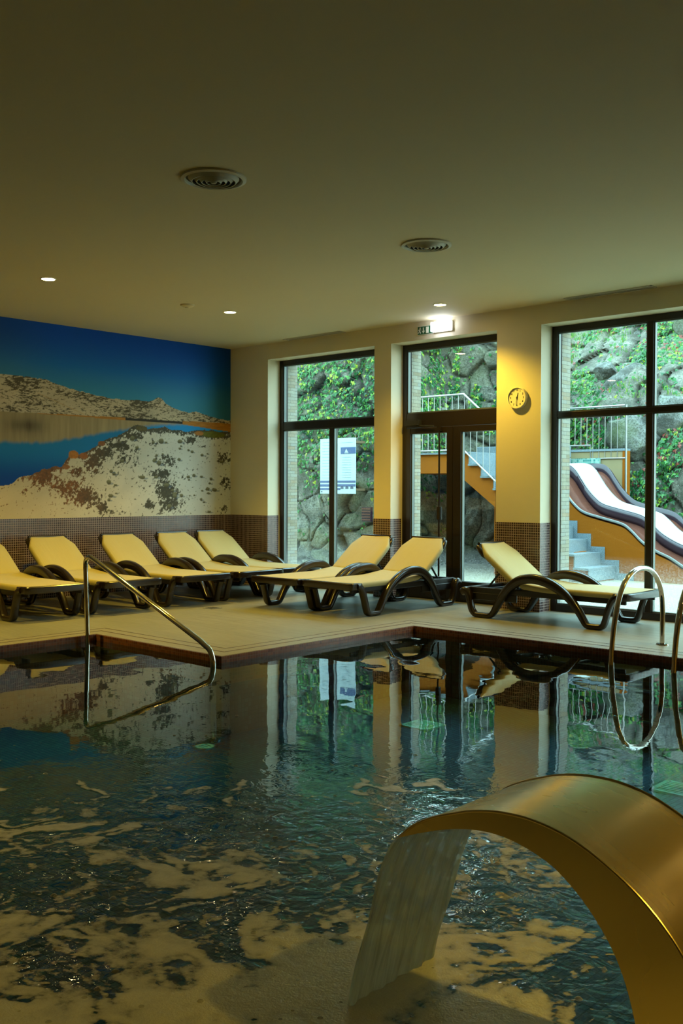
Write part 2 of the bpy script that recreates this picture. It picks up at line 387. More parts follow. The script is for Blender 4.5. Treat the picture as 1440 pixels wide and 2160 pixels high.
def tag(o, label, cat, group=None, kind=None):
    o['label'] = label; o['category'] = cat
    if group: o['group'] = group
    if kind: o['kind'] = kind
    return o
def empty(name, loc, rz=0.0):
    o = bpy.data.objects.new(name, None); C.objects.link(o); o.location = loc; o.rotation_euler = (0, 0, rz); o.empty_display_size = 0.1; return o
def struct(o, label=None, cat=None):
    o['kind'] = 'structure'
    if label: o['label'] = label; o['category'] = cat
    return o
def kids(o): return [c for c in bpy.data.objects if c.parent == o]
def copy_tree(o, parent=None):
    c = o.copy(); C.objects.link(c); c.parent = parent
    for ch in kids(o): copy_tree(ch, c)
    return c

# ------------------------------------------------------------------ room shell
H = 3.25; TH = 0.946; YB = 0.46; XR = 14.0; YF = -12.6
O1 = (0.760, 2.643); O2 = (2.905, 4.402); O3 = (4.955, 8.30); HD = 3.04
b = MB()
b.box(-0.3, O1[0], 0, YB - .03, -0.3, H); b.box(O1[1], O2[0], 0, YB - .03, -0.3, H); b.box(O2[1], O3[0], 0, YB - .03, -0.3, H); b.box(O3[1], XR + .3, 0, YB - .03, -0.3, H)
for a0, a1 in (O1, O2, O3): b.box(a0, a1, 0, YB - .03, HD, H)
struct(b.build('wall_back', M['paint']), 'cream plastered wall with tall window openings', 'wall')
b = MB(); b.box(-0.3, 0, YF - .3, 0, -0.3, H); struct(b.build('wall_left', M['paint']), 'left wall carrying the lake mural', 'wall')
b = MB(); b.box(XR, XR + .3, YF - .3, 0, -0.3, H); struct(b.build('wall_right', M['paint_tan']), 'right wall of the pool hall', 'wall')
b = MB(); b.box(-0.3, XR + .3, YF - .3, YF, -0.3, H); struct(b.build('wall_front', M['paint_tan']), 'wall behind the pool', 'wall')
b = MB(); b.box(-0.3, XR + .3, YF - .3, YB, H, H + .3); struct(b.build('ceiling', M['ceiling']), 'flat painted ceiling', 'ceiling')
# mosaic wainscot (faces of the wall and its reveals)
t4 = 0.004
b = MB(); b.box(0, t4, YF, 0, 0, TH); struct(b.build('trim_1', M['tile_wall']), 'brown mosaic wainscot under the mural', 'wainscot')
b = MB()
for a0, a1, l, r in ((0, O1[0], 0, 1), (O1[1], O2[0], 1, 1), (O2[1], O3[0], 1, 1), (O3[1], XR, 1, 0)):
    b.box(a0 - (t4 if l else 0), a1 + (t4 if r else 0), -t4, 0.0, 0, TH)
    if r: b.box(a1, a1 + t4, 0, 0.20, 0, TH)
    if l: b.box(a0 - t4, a0, 0, 0.20, 0, TH)
struct(b.build('trim_2', M['tile_wall']), 'brown mosaic wainscot on the window pillars', 'wainscot')
# outside stone cladding of the facade
b = MB()
for a0, a1 in ((-3, O1[0] + .07), (O1[1] - .05, O2[0] + .07), (O2[1] - .05, O3[0] + .07), (O3[1] - .05, XR + .3)):
    b.box(a0, a1, 0.31, YB + .03, -0.1, HD)
b.box(-3, XR + .3, 0.435, YB + .03, HD, 3.7)
struct(b.build('trim_3', M['cladding']), 'stacked ledger stone cladding outside the windows', 'cladding')

# deck with the stepped pool edge
WX0, WX1, WY0, WY1 = 2.94, 4.645, -4.125, -1.745          # pool edge lines
ZW = -0.05
PX1, PY1 = 13.2, -11.9
def Lring(off, off2, mb, z0, z1):
    """strip between two offsets that follows the stepped pool edge (offset measured outwards from the water edge)"""
    def path(o): return [(WX0 - o, PY1 - o), (WX0 - o, WY0 + o), (WX1 - o, WY0 + o), (WX1 - o, WY1 + o), (PX1 + o, WY1 + o), (PX1 + o, PY1 - o)]
    A, B_ = path(off), path(off2); n = len(A)
    v = [(x, y, z1) for x, y in A] + [(x, y, z1) for x, y in B_] + [(x, y, z0) for x, y in A] + [(x, y, z0) for x, y in B_]
    f = []
    for i in range(n):
        j = (i + 1) % n
        f += [(i, j, n + j, n + i), (2 * n + i, 3 * n + i, 3 * n + j, 2 * n + j), (i, 2 * n + i, 2 * n + j, j), (n + i, n + j, 3 * n + j, 3 * n + i)]
    mb.add(v, f)
b = MB(); o = 0.285
b.box(0, WX0 - o, YF, 0, -0.3, 0); b.box(WX0 - o, WX1 - o, WY0 + o, 0, -0.3, 0); b.box(WX1 - o, XR, WY1 + o, 0, -0.3, 0)
b.box(PX1 + o, XR, YF, WY1 + o, -0.3, 0); b.box(WX0 - o, PX1 + o, YF, PY1 - o, -0.3, 0)
for a0, a1 in (O1, O2, O3): b.box(a0, a1, 0, YB - .03, -0.3, 0)
struct(b.build('floor', M['deck']), 'pale wood look tiled pool deck', 'floor')
b = MB(); Lring(0.022, 0.148, b, -0.03, 0.0); Lring(0.168, 0.272, b, -0.03, 0.0); Lring(0.0, 0.285, b, -0.3, -0.03)
struct(b.build('coping', M['coping']), 'pale coping tiles around the stepped pool edge', 'coping')
b = MB(); Lring(0.148, 0.168, b, -0.03, 0.001); Lring(0.272, 0.286, b, -0.03, 0.001); Lring(0.0, 0.022, b, -0.03, 0.001)
struct(b.build('coping_inlay', M['tile_edge']), 'thin dark mosaic lines set in the coping', 'inlay')
ZB = -0.62
b = MB(); Lring(-0.006, 0.0, b, -0.22, -0.001)
struct(b.build('waterline_band', M['tile_band']), 'reddish brown mosaic band at the waterline', 'tile band')
b = MB(); Lring(-0.004, 0.0, b, ZB, -0.22)
struct(b.build('pool_wall', M['pool_wall']), 'blue green mosaic pool walls', 'pool wall')
b = MB(); b.box(WX0 - .2, PX1 + .2, PY1 - .2, WY0 + .2, ZB - .1, ZB); b.box(WX1 - .2, PX1 + .2, WY0 + .2, WY1 + .2, ZB - .1, ZB)
struct(b.build('pool_floor', M['pool_floor']), 'blue green mosaic floor of the pool', 'pool floor')
b = MB(); pth = [(WX0, PY1), (WX0, WY0), (WX1, WY0), (WX1, WY1), (PX1, WY1), (PX1, PY1)]
b.add([(x, y, ZW) for x, y in pth], [(0, 1, 2, 5), (2, 3, 4, 5)])
tag(b.build('pool_water', M['water']), 'dark glossy pool water reflecting the windows', 'water', kind='stuff')

# pool floor drains
def drain(x, y, r=0.135, nm='pool_drain'):
    t = empty(nm, (x, y, ZB), 0)
    f = MB(); f.box(-r, r, -r, -r + .03, 0, .012); f.box(-r, r, r - .03, r, 0, .012); f.box(-r, -r + .03, -r, r, 0, .012); f.box(r - .03, r, -r, r, 0, .012)
    f.build('frame', M['drain'], t)
    g = MB(); k = -r + .045
    while k < r - .03: g.box(-r + .03, r - .03, k, k + .016, 0, .010); k += .034
    g.build('grate', M['drain'], t)
    return t
M['drain'] = simple('pale_drain_plastic', (0.45, 0.80, 0.62), 0.5)
M['deck_drain'] = simple('steel_drain', (0.30, 0.32, 0.32), 0.4, 0.6)
DR = [((5.56, -2.78), 'pale green square grate on the pool floor, the whole one in mid pool'), ((4.80, -4.42, .068), 'small pale green grate on the pool floor nearest the mural side'), ((7.80, -3.02), 'pale green grate on the pool floor beside the steel fountain, cut by the right edge')]
for (p, lab) in DR: tag(drain(*p), lab, 'drain', 'pool floor drains')
t = empty('deck_drain', (2.185, -2.154, 0.0))
f = MB(); f.box(-.075, .075, -.075, .075, 0, .004); f.build('frame', M['deck_drain'], t)
g = MB()
for k in range(4): g.box(-.055, .055, -.055 + k * .03, -.04 + k * .03, .004, .006)
g.build('grate', M['vent_dark'], t); tag(t, 'small square floor drain in the deck before the loungers', 'drain')

# ------------------------------------------------------------------ windows and door
YG = 0.22
def bars(mb, specs, y0=YG, y1=YG + .09):
    for x0, x1, z0, z1 in specs: mb.box(x0, x1, y0, y1, z0, z1)
def pane(name, x0, x1, z0, z1, parent):
    g = MB(); g.box(x0, x1, YG + .045, YG + .069, z0, z1); g.build('glass_pane', M['glass'], parent)
    e = MB(); w_ = .014
    bars(e, [(x0, x0 + w_, z0, z1), (x1 - w_, x1, z0, z1), (x0, x1, z0, z0 + w_), (x0, x1, z1 - w_, z1)], YG + .012, YG + .044)
    e.build('glazing_bead', M['frame_grey'], parent)
def window(n, X, trz, muls, upper_muls, label):
    x0, x1 = X; r = empty('window_%d' % n, (0, 0, 0)); struct(r, label, 'window'); W = .065
    m_ = MB(); bars(m_, [(x0, x0 + W, 0, HD), (x1 - W, x1, 0, HD), (x0 + W, x1 - W, HD - .065, HD), (x0 + W, x1 - W, 0, .075)])
    m_.build('frame', M['frame'], r, bevel=.004)
    m_ = MB(); bars(m_, [(x0 + W, x1 - W, trz[0], trz[1])]); m_.build('transom', M['frame'], r, bevel=.004)
    xs = [x0 + W] + [v for mu in muls for v in (mu, mu + W)] + [x1 - W]
    for mu in muls:
        m_ = MB(); bars(m_, [(mu, mu + W, .075, trz[0])]); m_.build('mullion', M['frame'], r, bevel=.004)
    for i in range(0, len(xs), 2): pane('p', xs[i], xs[i + 1], .075, trz[0], r)
    xs = [x0 + W] + [v for mu in upper_muls for v in (mu, mu + W)] + [x1 - W]
    for mu in upper_muls:
        m_ = MB(); bars(m_, [(mu, mu + W, trz[1], HD - .065)]); m_.build('mullion', M['frame'], r, bevel=.004)
    for i in range(0, len(xs), 2): pane('p', xs[i], xs[i + 1], trz[1], HD - .065, r)
    return r
window(1, O1, (2.10, 2.20), [1.69], [], 'tall dark framed window nearest the mural corner')
window(2, O3, (2.07, 2.125), [6.03, 7.18], [6.03, 7.18], 'wide dark framed window looking out at the slide')
# double door with fixed light above
r = empty('door_1', (0, 0, 0)); struct(r, 'dark framed glazed double door under a fixed light', 'door')
x0, x1 = O2; W = .065
m_ = MB(); bars(m_, [(x0, x0 + W, 0, HD), (x1 - W, x1, 0, HD), (x0 + W, x1 - W, HD - .07, HD), (x0 + W, x1 - W, 2.04, 2.215), (x0 + W, x1 - W, 0, .02)]); m_.build('frame', M['frame'], r, bevel=.004)
pane('p', x0 + W, x1 - W, 2.215, HD - .07, r)
xm = 3.665
for k, (a0, a1) in enumerate(((x0 + W + .004, xm - .003), (xm + .003, x1 - W - .004))):
    d = MB(); S = (.065, .085) if k == 0 else (.11, .075)
    bars(d, [(a0, a0 + S[0], .02, 2.035), (a1 - S[1], a1, .02, 2.035), (a0 + S[0], a1 - S[1], .02, .24), (a0 + S[0], a1 - S[1], 1.965, 2.035)], YG - .012, YG + .075)
    lf = d.build('door_leaf', M['frame'], r, bevel=.005)
    g = MB(); g.box(a0 + S[0], a1 - S[1], YG + .045, YG + .069, .24, 1.965); g.build('glass_pane', M['glass'], lf)
    e = MB(); w_ = .013
    bars(e, [(a0 + S[0], a0 + S[0] + w_, .24, 1.965), (a1 - S[1] - w_, a1 - S[1], .24, 1.965)], YG + .01, YG + .044); e.build('glazing_bead', M['frame_grey'], lf)
    if k == 0:
        h = MB(); h.tube([(3.495, YG - .045, .10), (3.495, YG - .045, 2.02)], .011, 10)
        h.box(3.47, 3.52, YG - .06, YG - .012, 1.99, 2.035); h.box(3.475, 3.515, YG - .06, YG - .012, .06, .10); h.box(3.475, 3.515, YG - .06, YG - .012, .95, 1.1)
        h.build('locking_rod', M['door_bronze'] if 'door_bronze' in M else M['frame'], lf)
        h = MB(); h.box(2.99, 3.21, YG - .075, YG - .012, 2.065, 2.125); h.tube([(3.16, YG - .05, 2.06), (3.42, YG - .05, 2.045)], .01, 8); h.build('door_closer', M['black'], lf)

# ------------------------------------------------------------------ ceiling fittings
def vent(x, y, R_=0.205):
    t = empty('ceiling_vent', (x, y, H))
    MB().lathe([(R_, 0), (R_, -.012), (R_ - .022, -.018), (R_ - .03, -.004), (R_ - .03, 0)], seg=56).build('rim', M['vent'], t, smooth=True)
    MB().lathe([(0.0001, -.002), (R_ - .028, -.002)], seg=40).build('duct', M['vent_dark'], t)
    rr = R_ - .045
    for k in range(5):
        q = rr - k * .031
        MB().lathe([(q, -.002), (q - .004, -.003), (q - .026, -.026 - .002 * k), (q - .022, -.027 - .002 * k), (q, -.004)], seg=48).build('ring_blade', M['vent'], t, smooth=True)
    MB().lathe([(0.0001, -.034), (.018, -.032), (.02, -.002)], seg=20).build('hub', M['vent'], t, smooth=True)
    return t
tag(vent(5.605, -5.012), 'large round ceiling vent nearer the viewer', 'vent', 'round ceiling vents')
tag(vent(5.583, -2.793, 0.20), 'round ceiling vent farther off, above the door and clock', 'vent', 'round ceiling vents')
labs = ['lit downlight in the ceiling above the near end of the mural', 'lit downlight in the ceiling near the mural corner', 'lit downlight in the ceiling right above the exit sign']
for i, (x, y) in enumerate(LAMPS):
    t = empty('ceiling_downlight', (x, y, H)); R_ = .062
    MB().lathe([(R_ + .012, 0), (R_ + .011, -.005), (R_, -.007), (R_ - .003, 0)], seg=32).build('trim_ring', M['white'], t, smooth=True)
    MB().lathe([(0.0001, -.003), (R_, -.003)], seg=32).build('diffuser', M['lamp'], t)
    ld = bpy.data.lights.new('downlight', 'SPOT'); ld.energy = SPOT_W * (1.35 if y < -1 else 1.0); ld.color = WARM; ld.spot_size = SPOT_ANGLE if y < -1 else math.radians(134); ld.spot_blend = 0.6; ld.shadow_soft_size = .06
    lo = bpy.data.objects.new('downlight_lamp', ld); C.objects.link(lo); lo.parent = t; lo.location = (0, 0, -.03)
    tag(t, labs[i] if i < 3 else ['lit downlight outside the frame, above the near left part of the hall', 'lit downlight outside the frame, above the ladder side of the wide window', 'lit downlight outside the frame, at the far right of the window wall', 'lit downlight outside the frame, over the far right side of the pool', 'lit downlight outside the frame, over the right rear of the pool', 'lit downlight outside the frame, behind and left of the steel fountain'][i - 3], 'ceiling light', 'ceiling downlights')
t = empty('smoke_detector', (2.141, -2.463, H)); MB().lathe([(.0001, -.028), (.04, -.028), (.072, -.012), (.075, 0)], seg=32).build('cover', M['ceil_white'] if 'ceil_white' in M else M['ceiling'], t, smooth=True)
MB().lathe([(.0001, -.036), (.022, -.034), (.026, -.026)], seg=20).build('sensor', M['ceiling'], t, smooth=True)
tag(t, 'small pale round detector on the ceiling near the mural', 'smoke detector')
def slot(x0, x1, lab):
    t = empty('slot_diffuser', ((x0 + x1) / 2, -.09, H)); L = (x1 - x0) / 2
    f = MB(); f.box(-L, L, -.06, -.045, -.008, 0); f.box(-L, L, .045, .06, -.008, 0); f.box(-L, -L + .015, -.06, .06, -.008, 0); f.box(L - .015, L, -.06, .06, -.008, 0); f.build('frame', M['vent'], t)
    g = MB(); g.box(-L + .015, L - .015, -.045, .045, -.002, 0); g.build('recess', M['vent_dark'], t)
    g = MB(); g.box(-L + .015, L - .015, -.018, -.008, -.006, 0); g.box(-L + .015, L - .015, .012, .022, -.006, 0); g.build('blade', M['vent'], t)
    tag(t, lab, 'vent', 'slot diffusers along the window wall')
slot(1.20, 2.20, 'long narrow slot vent in the ceiling above the leftmost window')
slot(5.30, 6.24, 'long narrow slot vent in the ceiling above the wide window')

# emergency light and exit sign
t = empty('emergency_light', (3.685, 0, 3.155))
MB().box(-.14, .14, -.03, -0.001, -.06, .06).build('base', M['white'], t, bevel=.006)
MB().box(-.133, .133, -.085, -.03, -.054, .054).build('diffuser', M['emerg'], t, bevel=.012)
tag(t, 'glowing white emergency light box above the door', 'emergency light')
t = empty('exit_sign', (3.43, 0, 3.145))
MB().box(-.125, .10, -.006, -0.001, -.052, .052).build('plate', M['white_sign'], t)
MB().box(-.118, .10, -.008, -.006, -.045, .045).build('green_field', M['green_sign'], t)
p = MB(); y0, y1 = -.011, -.008
def stroke(mb, a, c, w_):
    a = Vector((a[0], 0, a[1])); c = Vector((c[0], 0, c[1])); d = (c - a).normalized(); n = Vector((-d.z, 0, d.x)) * w_ / 2
    q = [a + n, c + n, c - n, a - n]; mb.prism([(k.x, k.z) for k in q], y0, y1)
cx = -.088
MB_ = p; MB_.lathe([(0.0001, y0), (.008, y0), (.008, y1)], c=(cx + .006, 0, .029), seg=14, axis='y')
for a, c, w_ in (((cx + .004, .018), (cx - .004, -.008), .012), ((cx + .004, .016), (cx + .020, .006), .006), ((cx + .002, .014), (cx - .016, .010), .006), ((cx - .016, .010), (cx - .020, -.002), .006), ((cx - .003, -.008), (cx + .013, -.016), .008), ((cx + .013, -.016), (cx + .009, -.034), .007), ((cx - .004, -.008), (cx - .012, -.024), .008), ((cx - .012, -.024), (cx - .026, -.026), .007)): stroke(p, a, c, w_)
p.build('running_figure', M['white_sign'], t)
p = MB(); ax_ = -.035; stroke(p, (ax_, .032), (ax_, -.012), .010); p.prism([(ax_ - .020, -.006), (ax_ + .020, -.006), (ax_, -.036)], y0, y1); p.build('down_arrow', M['white_sign'], t)
p = MB(); p.box(.005, .04, y0, y1, -.036, .036); p.build('door_symbol', M['white_sign'], t)
tag(t, 'green exit sign with a running figure and down arrow', 'exit sign')

# wall clock
t = empty('wall_clock', (4.683, 0, 2.283)); RC = .117
MB().lathe([(RC - .012, -.0015), (RC, -.004), (RC + .002, -.03), (RC - .004, -.046), (RC - .011, -.046), (RC - .013, -.034)], seg=64, axis='y').build('rim', M['white'], t, smooth=True)
MB().lathe([(0.0001, -.034), (RC - .014, -.034), (RC - .012, -.001)], seg=48, axis='y').build('dial', M['clock_face'], t)
def text_mesh(body, size):
    cu = bpy.data.curves.new('numeral', 'FONT'); cu.body = body; cu.size = size; cu.align_x = 'CENTER'; cu.align_y = 'CENTER'; cu.extrude = .0008; cu.offset = .0006
    ob = bpy.data.objects.new('numeral', cu); C.objects.link(ob); dg = bpy.context.evaluated_depsgraph_get(); dg.update()
    me = bpy.data.meshes.new_from_object(ob.evaluated_get(dg)); bpy.data.objects.remove(ob); return me
for k in range(1, 13):
    me = text_mesh(str(k), .027); me.materials.clear(); me.materials.append(M['black']); o = bpy.data.objects.new('numeral', me); C.objects.link(o)
    a = math.radians(k * 30); o.parent = t; o.rotation_euler = (math.pi / 2, 0, 0); o.location = ((RC - .036) * math.sin(a), -.0352, (RC - .036) * math.cos(a))
def hand(name, ang, L, w_, y):
    h = MB(); a = math.radians(ang); d = (math.sin(a), math.cos(a)); n = (-d[1], d[0])
    q = [(-d[0] * .012 + n[0] * w_, -d[1] * .012 + n[1] * w_), (d[0] * L + n[0] * w_ * .6, d[1] * L + n[1] * w_ * .6), (d[0] * L - n[0] * w_ * .6, d[1] * L - n[1] * w_ * .6), (-d[0] * .012 - n[0] * w_, -d[1] * .012 - n[1] * w_)]
    h.prism(q, y, y + .002); h.build(name, M['black'], t)
hand('hour_hand', 15.5, .055, .0042, -.039); hand('minute_hand', 184, .080, .003, -.042)
MB().lathe([(0.0001, -.044), (.007, -.044), (.007, -.034)], seg=16, axis='y').build('hand_pivot', M['black'], t)
tag(t, 'round white wall clock on the yellow pillar beside the door', 'clock')

# ------------------------------------------------------------------ mural
def vnoise(x, y, seed=0):
    xi = np.floor(x).astype(np.int64); yi = np.floor(y).astype(np.int64); fx = x - xi; fy = y - yi
    fx = fx * fx * (3 - 2 * fx); fy = fy * fy * (3 - 2 * fy)
    def h(a, b_):
        n = (a * 374761393 + b_ * 668265263 + seed * 974711) & 0xffffffff
        n = ((n ^ (n >> 13)) * 1274126177) & 0xffffffff
        return ((n ^ (n >> 16)) & 0xffff) / 65535.0
    return (h(xi, yi) * (1 - fx) + h(xi + 1, yi) * fx) * (1 - fy) + (h(xi, yi + 1) * (1 - fx) + h(xi + 1, yi + 1) * fx) * fy
def fbm(x, y, oct=5, seed=0, gain=0.55):
    s = 0; a = 1; t_ = 0
    for k in range(oct): s = s + a * vnoise(x * 2 ** k + 17.3 * k, y * 2 ** k - 9.1 * k, seed + k); t_ += a; a *= gain
    return s / t_
def ss(a, b_, x): t_ = np.clip((x - a) / (b_ - a), 0, 1); return t_ * t_ * (3 - 2 * t_)
MUR = 1.0
def mural_colour(Y, Z):
    sh = Y.shape
    sky_pts = [(-13, 2.9), (-8, 2.75), (-5, 2.64), (-3.45, 2.60), (-3.15, 2.60), (-2.88, 2.59), (-2.80, 2.565), (-2.53, 2.50), (-2.20, 2.455), (-1.95, 2.425), (-1.71, 2.42), (-1.55, 2.435), (-1.40, 2.425), (-1.32, 2.45), (-1.24, 2.49), (-1.19, 2.48), (-1.12, 2.42), (-0.98, 2.365), (-.88, 2.34), (-.74, 2.325), (-.60, 2.345), (-.40, 2.30), (-.2, 2.27), (0.1, 2.24)]
    bank = [(-13, .98), (-6, 1.1), (-4.2, 1.25), (-3.45, 1.33), (-3.28, 1.37), (-3.16, 1.44), (-2.91, 1.52), (-2.66, 1.57), (-2.56, 1.68), (-2.52, 1.77), (-2.44, 1.70), (-2.3, 1.75), (-2.20, 1.80), (-2.09, 1.88), (-1.92, 1.95), (-1.72, 2.02), (-1.62, 2.10), (-1.52, 2.105), (-1.46, 2.07), (-1.27, 2.09), (-1.15, 2.11), (-.95, 2.085), (-.8, 2.075), (-.56, 2.10), (0.1, 2.09)]
    I = lambda P: np.interp(Y, [p[0] for p in P], [p[1] for p in P])
    skyl = I(sky_pts) + .018 * (fbm(Y * 14, Y * 0 + 3, 4, 3) - .5)
    bk = I(bank) + .07 * (fbm(Y * 9, Z * 9, 4, 5) - .5)
    shore = 2.178 + .012 * (Y + 3.4) / 3.4
    col = np.zeros(sh + (3,))
    # sky
    t_ = ss(2.35, 3.2, Z)[..., None]
    lo = np.array([.045, .27, .47]); hi = np.array([.004, .085, .55]); mid = np.array([.01, .16, .56])
    s_ = np.where(t_ < .5, lo + (mid - lo) * t_ * 2, mid + (hi - mid) * (t_ * 2 - 1))
    wx = ss(-2.6, -3.6, Y)[..., None] * .35
    s_ = s_ * (1 - wx) + np.array([.08, .22, .20]) * wx * (1.2 - t_)  + 0 * s_
    s_ = s_ * (1 - .45 * ss(-.5, 0, Y)[..., None])
    col[:] = s_
    # hills
    hill = (Z < skyl)
    n1 = fbm(Y * 30 + 2 * np.sin(Z * 40), Z * 85, 5, 11, .62); n2 = fbm(Y * 3.2, Z * 7, 4, 21)
    snow = np.array([.56, .47, .33]) * (0.85 + .3 * fbm(Y * 5, Z * 9, 3, 31))[..., None]
    dark = np.array([.05, .042, .02])
    up = ss(0, .16, skyl - Z)
    thr = .555 - .22 * (n2 - .5) * 2 - .03 * (1 - up) - .035 * ss(-1.7, -1.2, Y)
    # darker scrub patch on the left shoulder
    patch = np.exp(-(((Y + 3.15) / .28) ** 2 + ((Z - 2.47) / .05) ** 2)) + .8 * np.exp(-(((Y + 2.62) / .25) ** 2 + ((Z - 2.43) / .03) ** 2))
    k = (.9 * ss(-.06, .08, n1 - thr + .13 * patch))[..., None]
    hc = snow * (1 - k) + dark * k
    trk = np.exp(-((Z - (2.42 - .34 * (Y + 2.98))) / .006) ** 2) * ((Y > -2.98) & (Y < -2.35))
    hc = hc * (1 - .5 * trk[..., None]) + np.array([.45, .26, .08]) * .5 * trk[..., None]
    col = np.where(hill[..., None], hc, col)
    # orange shore and dark dam
    ot = np.interp(Y, [-3.0, -2.75, -2.2, -1.9, -.85, -.84, 0], [0, .012, .02, .035, .03, .045, .075])
    os_ = (Z < shore + ot * .5 - .02 * (Y > -.84) * (Y + .84)) & (Z > shore - ot * .55 - .06 * (Y > -.84) * (Y + .84)) & (Y > -3.0)
    oc = np.array([.46, .20, .035]) * (.7 + .6 * fbm(Y * 12, Z * 60, 3, 41))[..., None]
    dam = os_ & (Y > -1.75) & (Y < -.84)
    # lake
    lake = (Z < shore) & ~os_
    rb = np.interp(Y, [-6, -3.45, -3.15, -2.85, -2.53, -2.2, -1.71, -1.27, -.85, 0], [1.80, 1.83, 1.83, 1.85, 1.90, 1.97, 2.06, 2.13, 2.16, 2.16]) + .03 * (fbm(Y * 18, Y * 0, 3, 51) - .5)
    rs = np.array([.36, .28, .15]) * (.75 + .5 * fbm(Y * 30, Z * 2.5, 3, 61))[..., None]
    dk = np.exp(-(((Y + 3.12) / .22) ** 2 + ((Z - 2.03) / .09) ** 2))[..., None]
    rs = rs * (1 - .65 * dk * (0.5 + fbm(Y * 24, Z * 3, 3, 62))[..., None])
    blue = np.array([.012, .20, .48]); deep = np.array([.004, .06, .33])
    bt = ss(1.35, 1.8, Z)[..., None]; lc = deep * (1 - bt) + blue * bt
    lc = lc * (1 + .3 * ss(-2.0, -.9, Y))[..., None] + np.array([0, .04, .14]) * ss(-1.6, -.8, Y)[..., None]
    a = ss(-.03, .03, Z - rb)[..., None]; lk = lc * (1 - a) + rs * a
    col = np.where(lake[..., None], lk, col)
    col = np.where(os_[..., None], oc, col); col = np.where(dam[..., None], np.array([.035, .03, .02]), col)
    # snowy bank
    bm_ = (Z < bk)
    tone = ss(-3.6, -.4, Y)[..., None]
    sn = np.array([.64, .53, .33]) * (1 - tone) + np.array([.68, .69, .64]) * tone
    sn = sn * (.88 + .24 * fbm(Y * 3 + Z, Z * 5 - Y * 2, 4, 71))[..., None]
    bc = sn
    W = lambda cx, cz, rx, rz: np.exp(-(((Y - cx) / rx) ** 2 + ((Z - cz) / rz) ** 2))
    D = np.zeros(sh)
    for cx, cz, rx, rz, s_w in [(-2.9, 1.43, .20, .11, 1.05), (-3.14, 1.28, .05, .06, .45), (-2.62, 1.32, .22, .11, .9), (-2.36, 1.2, .24, .13, 1.0), (-2.1, 1.06, .1, .1, .9), (-2.45, 1.5, .12, .07, .8), (-2.22, 1.62, .14, .12, 1.), (-2.05, 1.74, .18, .1, 1.), (-1.85, 1.85, .2, .09, .95), (-1.8, 1.68, .16, .1, .6), (-1.62, 1.97, .15, .06, .95), (-1.5, 2.07, .1, .05, 1.), (-1.1, 2.06, .3, .035, .85), (-1.62, 1.78, .1, .05, .5), (-1.58, 1.62, .07, .04, .45), (-1.35, 1.9, .12, .05, .45), (-1.08, 1.68, .13, .075, .75), (-1.18, 1.50, .17, .06, .9), (-1.11, 1.28, .19, .13, 1.05), (-1.05, 1.10, .19, .11, .95), (-1.38, 1.08, .09, .07, .9), (-.72, 1.96, .12, .05, .8), (-.5, 1.88, .08, .02, .5), (-.85, 1.46, .1, .05, .45), (-.12, 1.74, .12, .09, .7), (-.08, 1.4, .12, .09, .6), (-1.92, 1.02, .3, .05, .4), (-2.75, 1.0, .2, .04, .2), (-1.5, 1.2, .05, .03, .4), (-.3, 2.05, .35, .06, 1.15), (-.12, 1.03, .12, .06, .5), (-4.2, 1.1, .5, .1, .5), (-1.75, 1.45, .3, .04, .2), (-1.6, 1.35, .1, .05, .25), (-.75, 1.2, .12, .03, .35)]:
        D = np.maximum(D, s_w * W(cx, cz, rx, rz))
    edge = np.exp(-((bk - Z) / .06) ** 2) * ss(-3.3, -2.9, Y) * .95
    D = np.maximum(D, edge)
    tex = fbm(Y * 34 + Z * 12, Z * 40 - Y * 12, 5, 81, .68); strk = fbm(Y * 34 - Z * 20, Z * 10, 4, 91)
    k = .92 * ss(-.02, .11, D * .64 + (tex - .5) * 1.25 + (strk - .5) * .45 - .25)
    hue = fbm(Y * 9, Z * 9, 3, 95)[..., None]; warm = (1 - ss(-2.7, -1.9, Y))[..., None]
    veg = (np.array([.02, .02, .006]) * (1 - hue) + np.array([.10, .08, .025]) * hue) * (1 - .7 * warm) + np.array([.34, .10, .015]) * warm * .8 * (.5 + hue)
    veg = veg * (.10 + 1.0 * fbm(Y * 70, Z * 70, 3, 97))[..., None]
    bc = bc * (1 - k[..., None]) + veg * k[..., None]
    # lone stones with blue shade beside them
    r2 = np.random.default_rng(5)
    for i in range(60):
        cx = r2.uniform(-2.0, -.15); cz = r2.uniform(.97, 1.95); rx = r2.uniform(.012, .045); rz = rx * r2.uniform(.5, .9)
        if cz > np.interp(cx, [p[0] for p in bank], [p[1] for p in bank]) - .08: continue
        q = ((Y - cx) / rx) ** 2 + ((Z - cz) / rz) ** 2 + .7 * (tex - .5) * 2
        qs = ((Y - cx - rx) / (rx * 1.2)) ** 2 + ((Z - cz + rz * .6) / (rz * .5)) ** 2
        a = ss(1.1, .8, qs)[..., None]; bc = bc * (1 - .6 * a) + np.array([.10, .15, .22]) * .6 * a
        a = ss(1.15, .85, q)[..., None]; c_ = np.array([.17, .16, .09]) * (.6 + .8 * ss(-rz, rz, Z - cz))[..., None]; bc = bc * (1 - a) + c_ * a
    col = np.where(bm_[..., None], bc, col)
    # rocks of burnt orange on the ridge, green hummock at the right
    for cx, cz, rx, rz, c_ in [(-2.5, 1.71, .07, .05, (.50, .19, .03)), (-2.36, 1.70, .06, .04, (.38, .14, .04)), (-2.1, 1.86, .05, .03, (.3, .12, .04)), (-.32, 2.05, .22, .045, (.16, .17, .03)), (-.56, 2.055, .08, .03, (.45, .2, .05)), (-1.5, 2.075, .09, .035, (.12, .1, .04)), (-2.6, 1.56, .05, .03, (.33, .14, .05))]:
        q = ((Y - cx) / rx) ** 2 + ((Z - cz) / rz) ** 2 + 1.0 * (tex - .5)
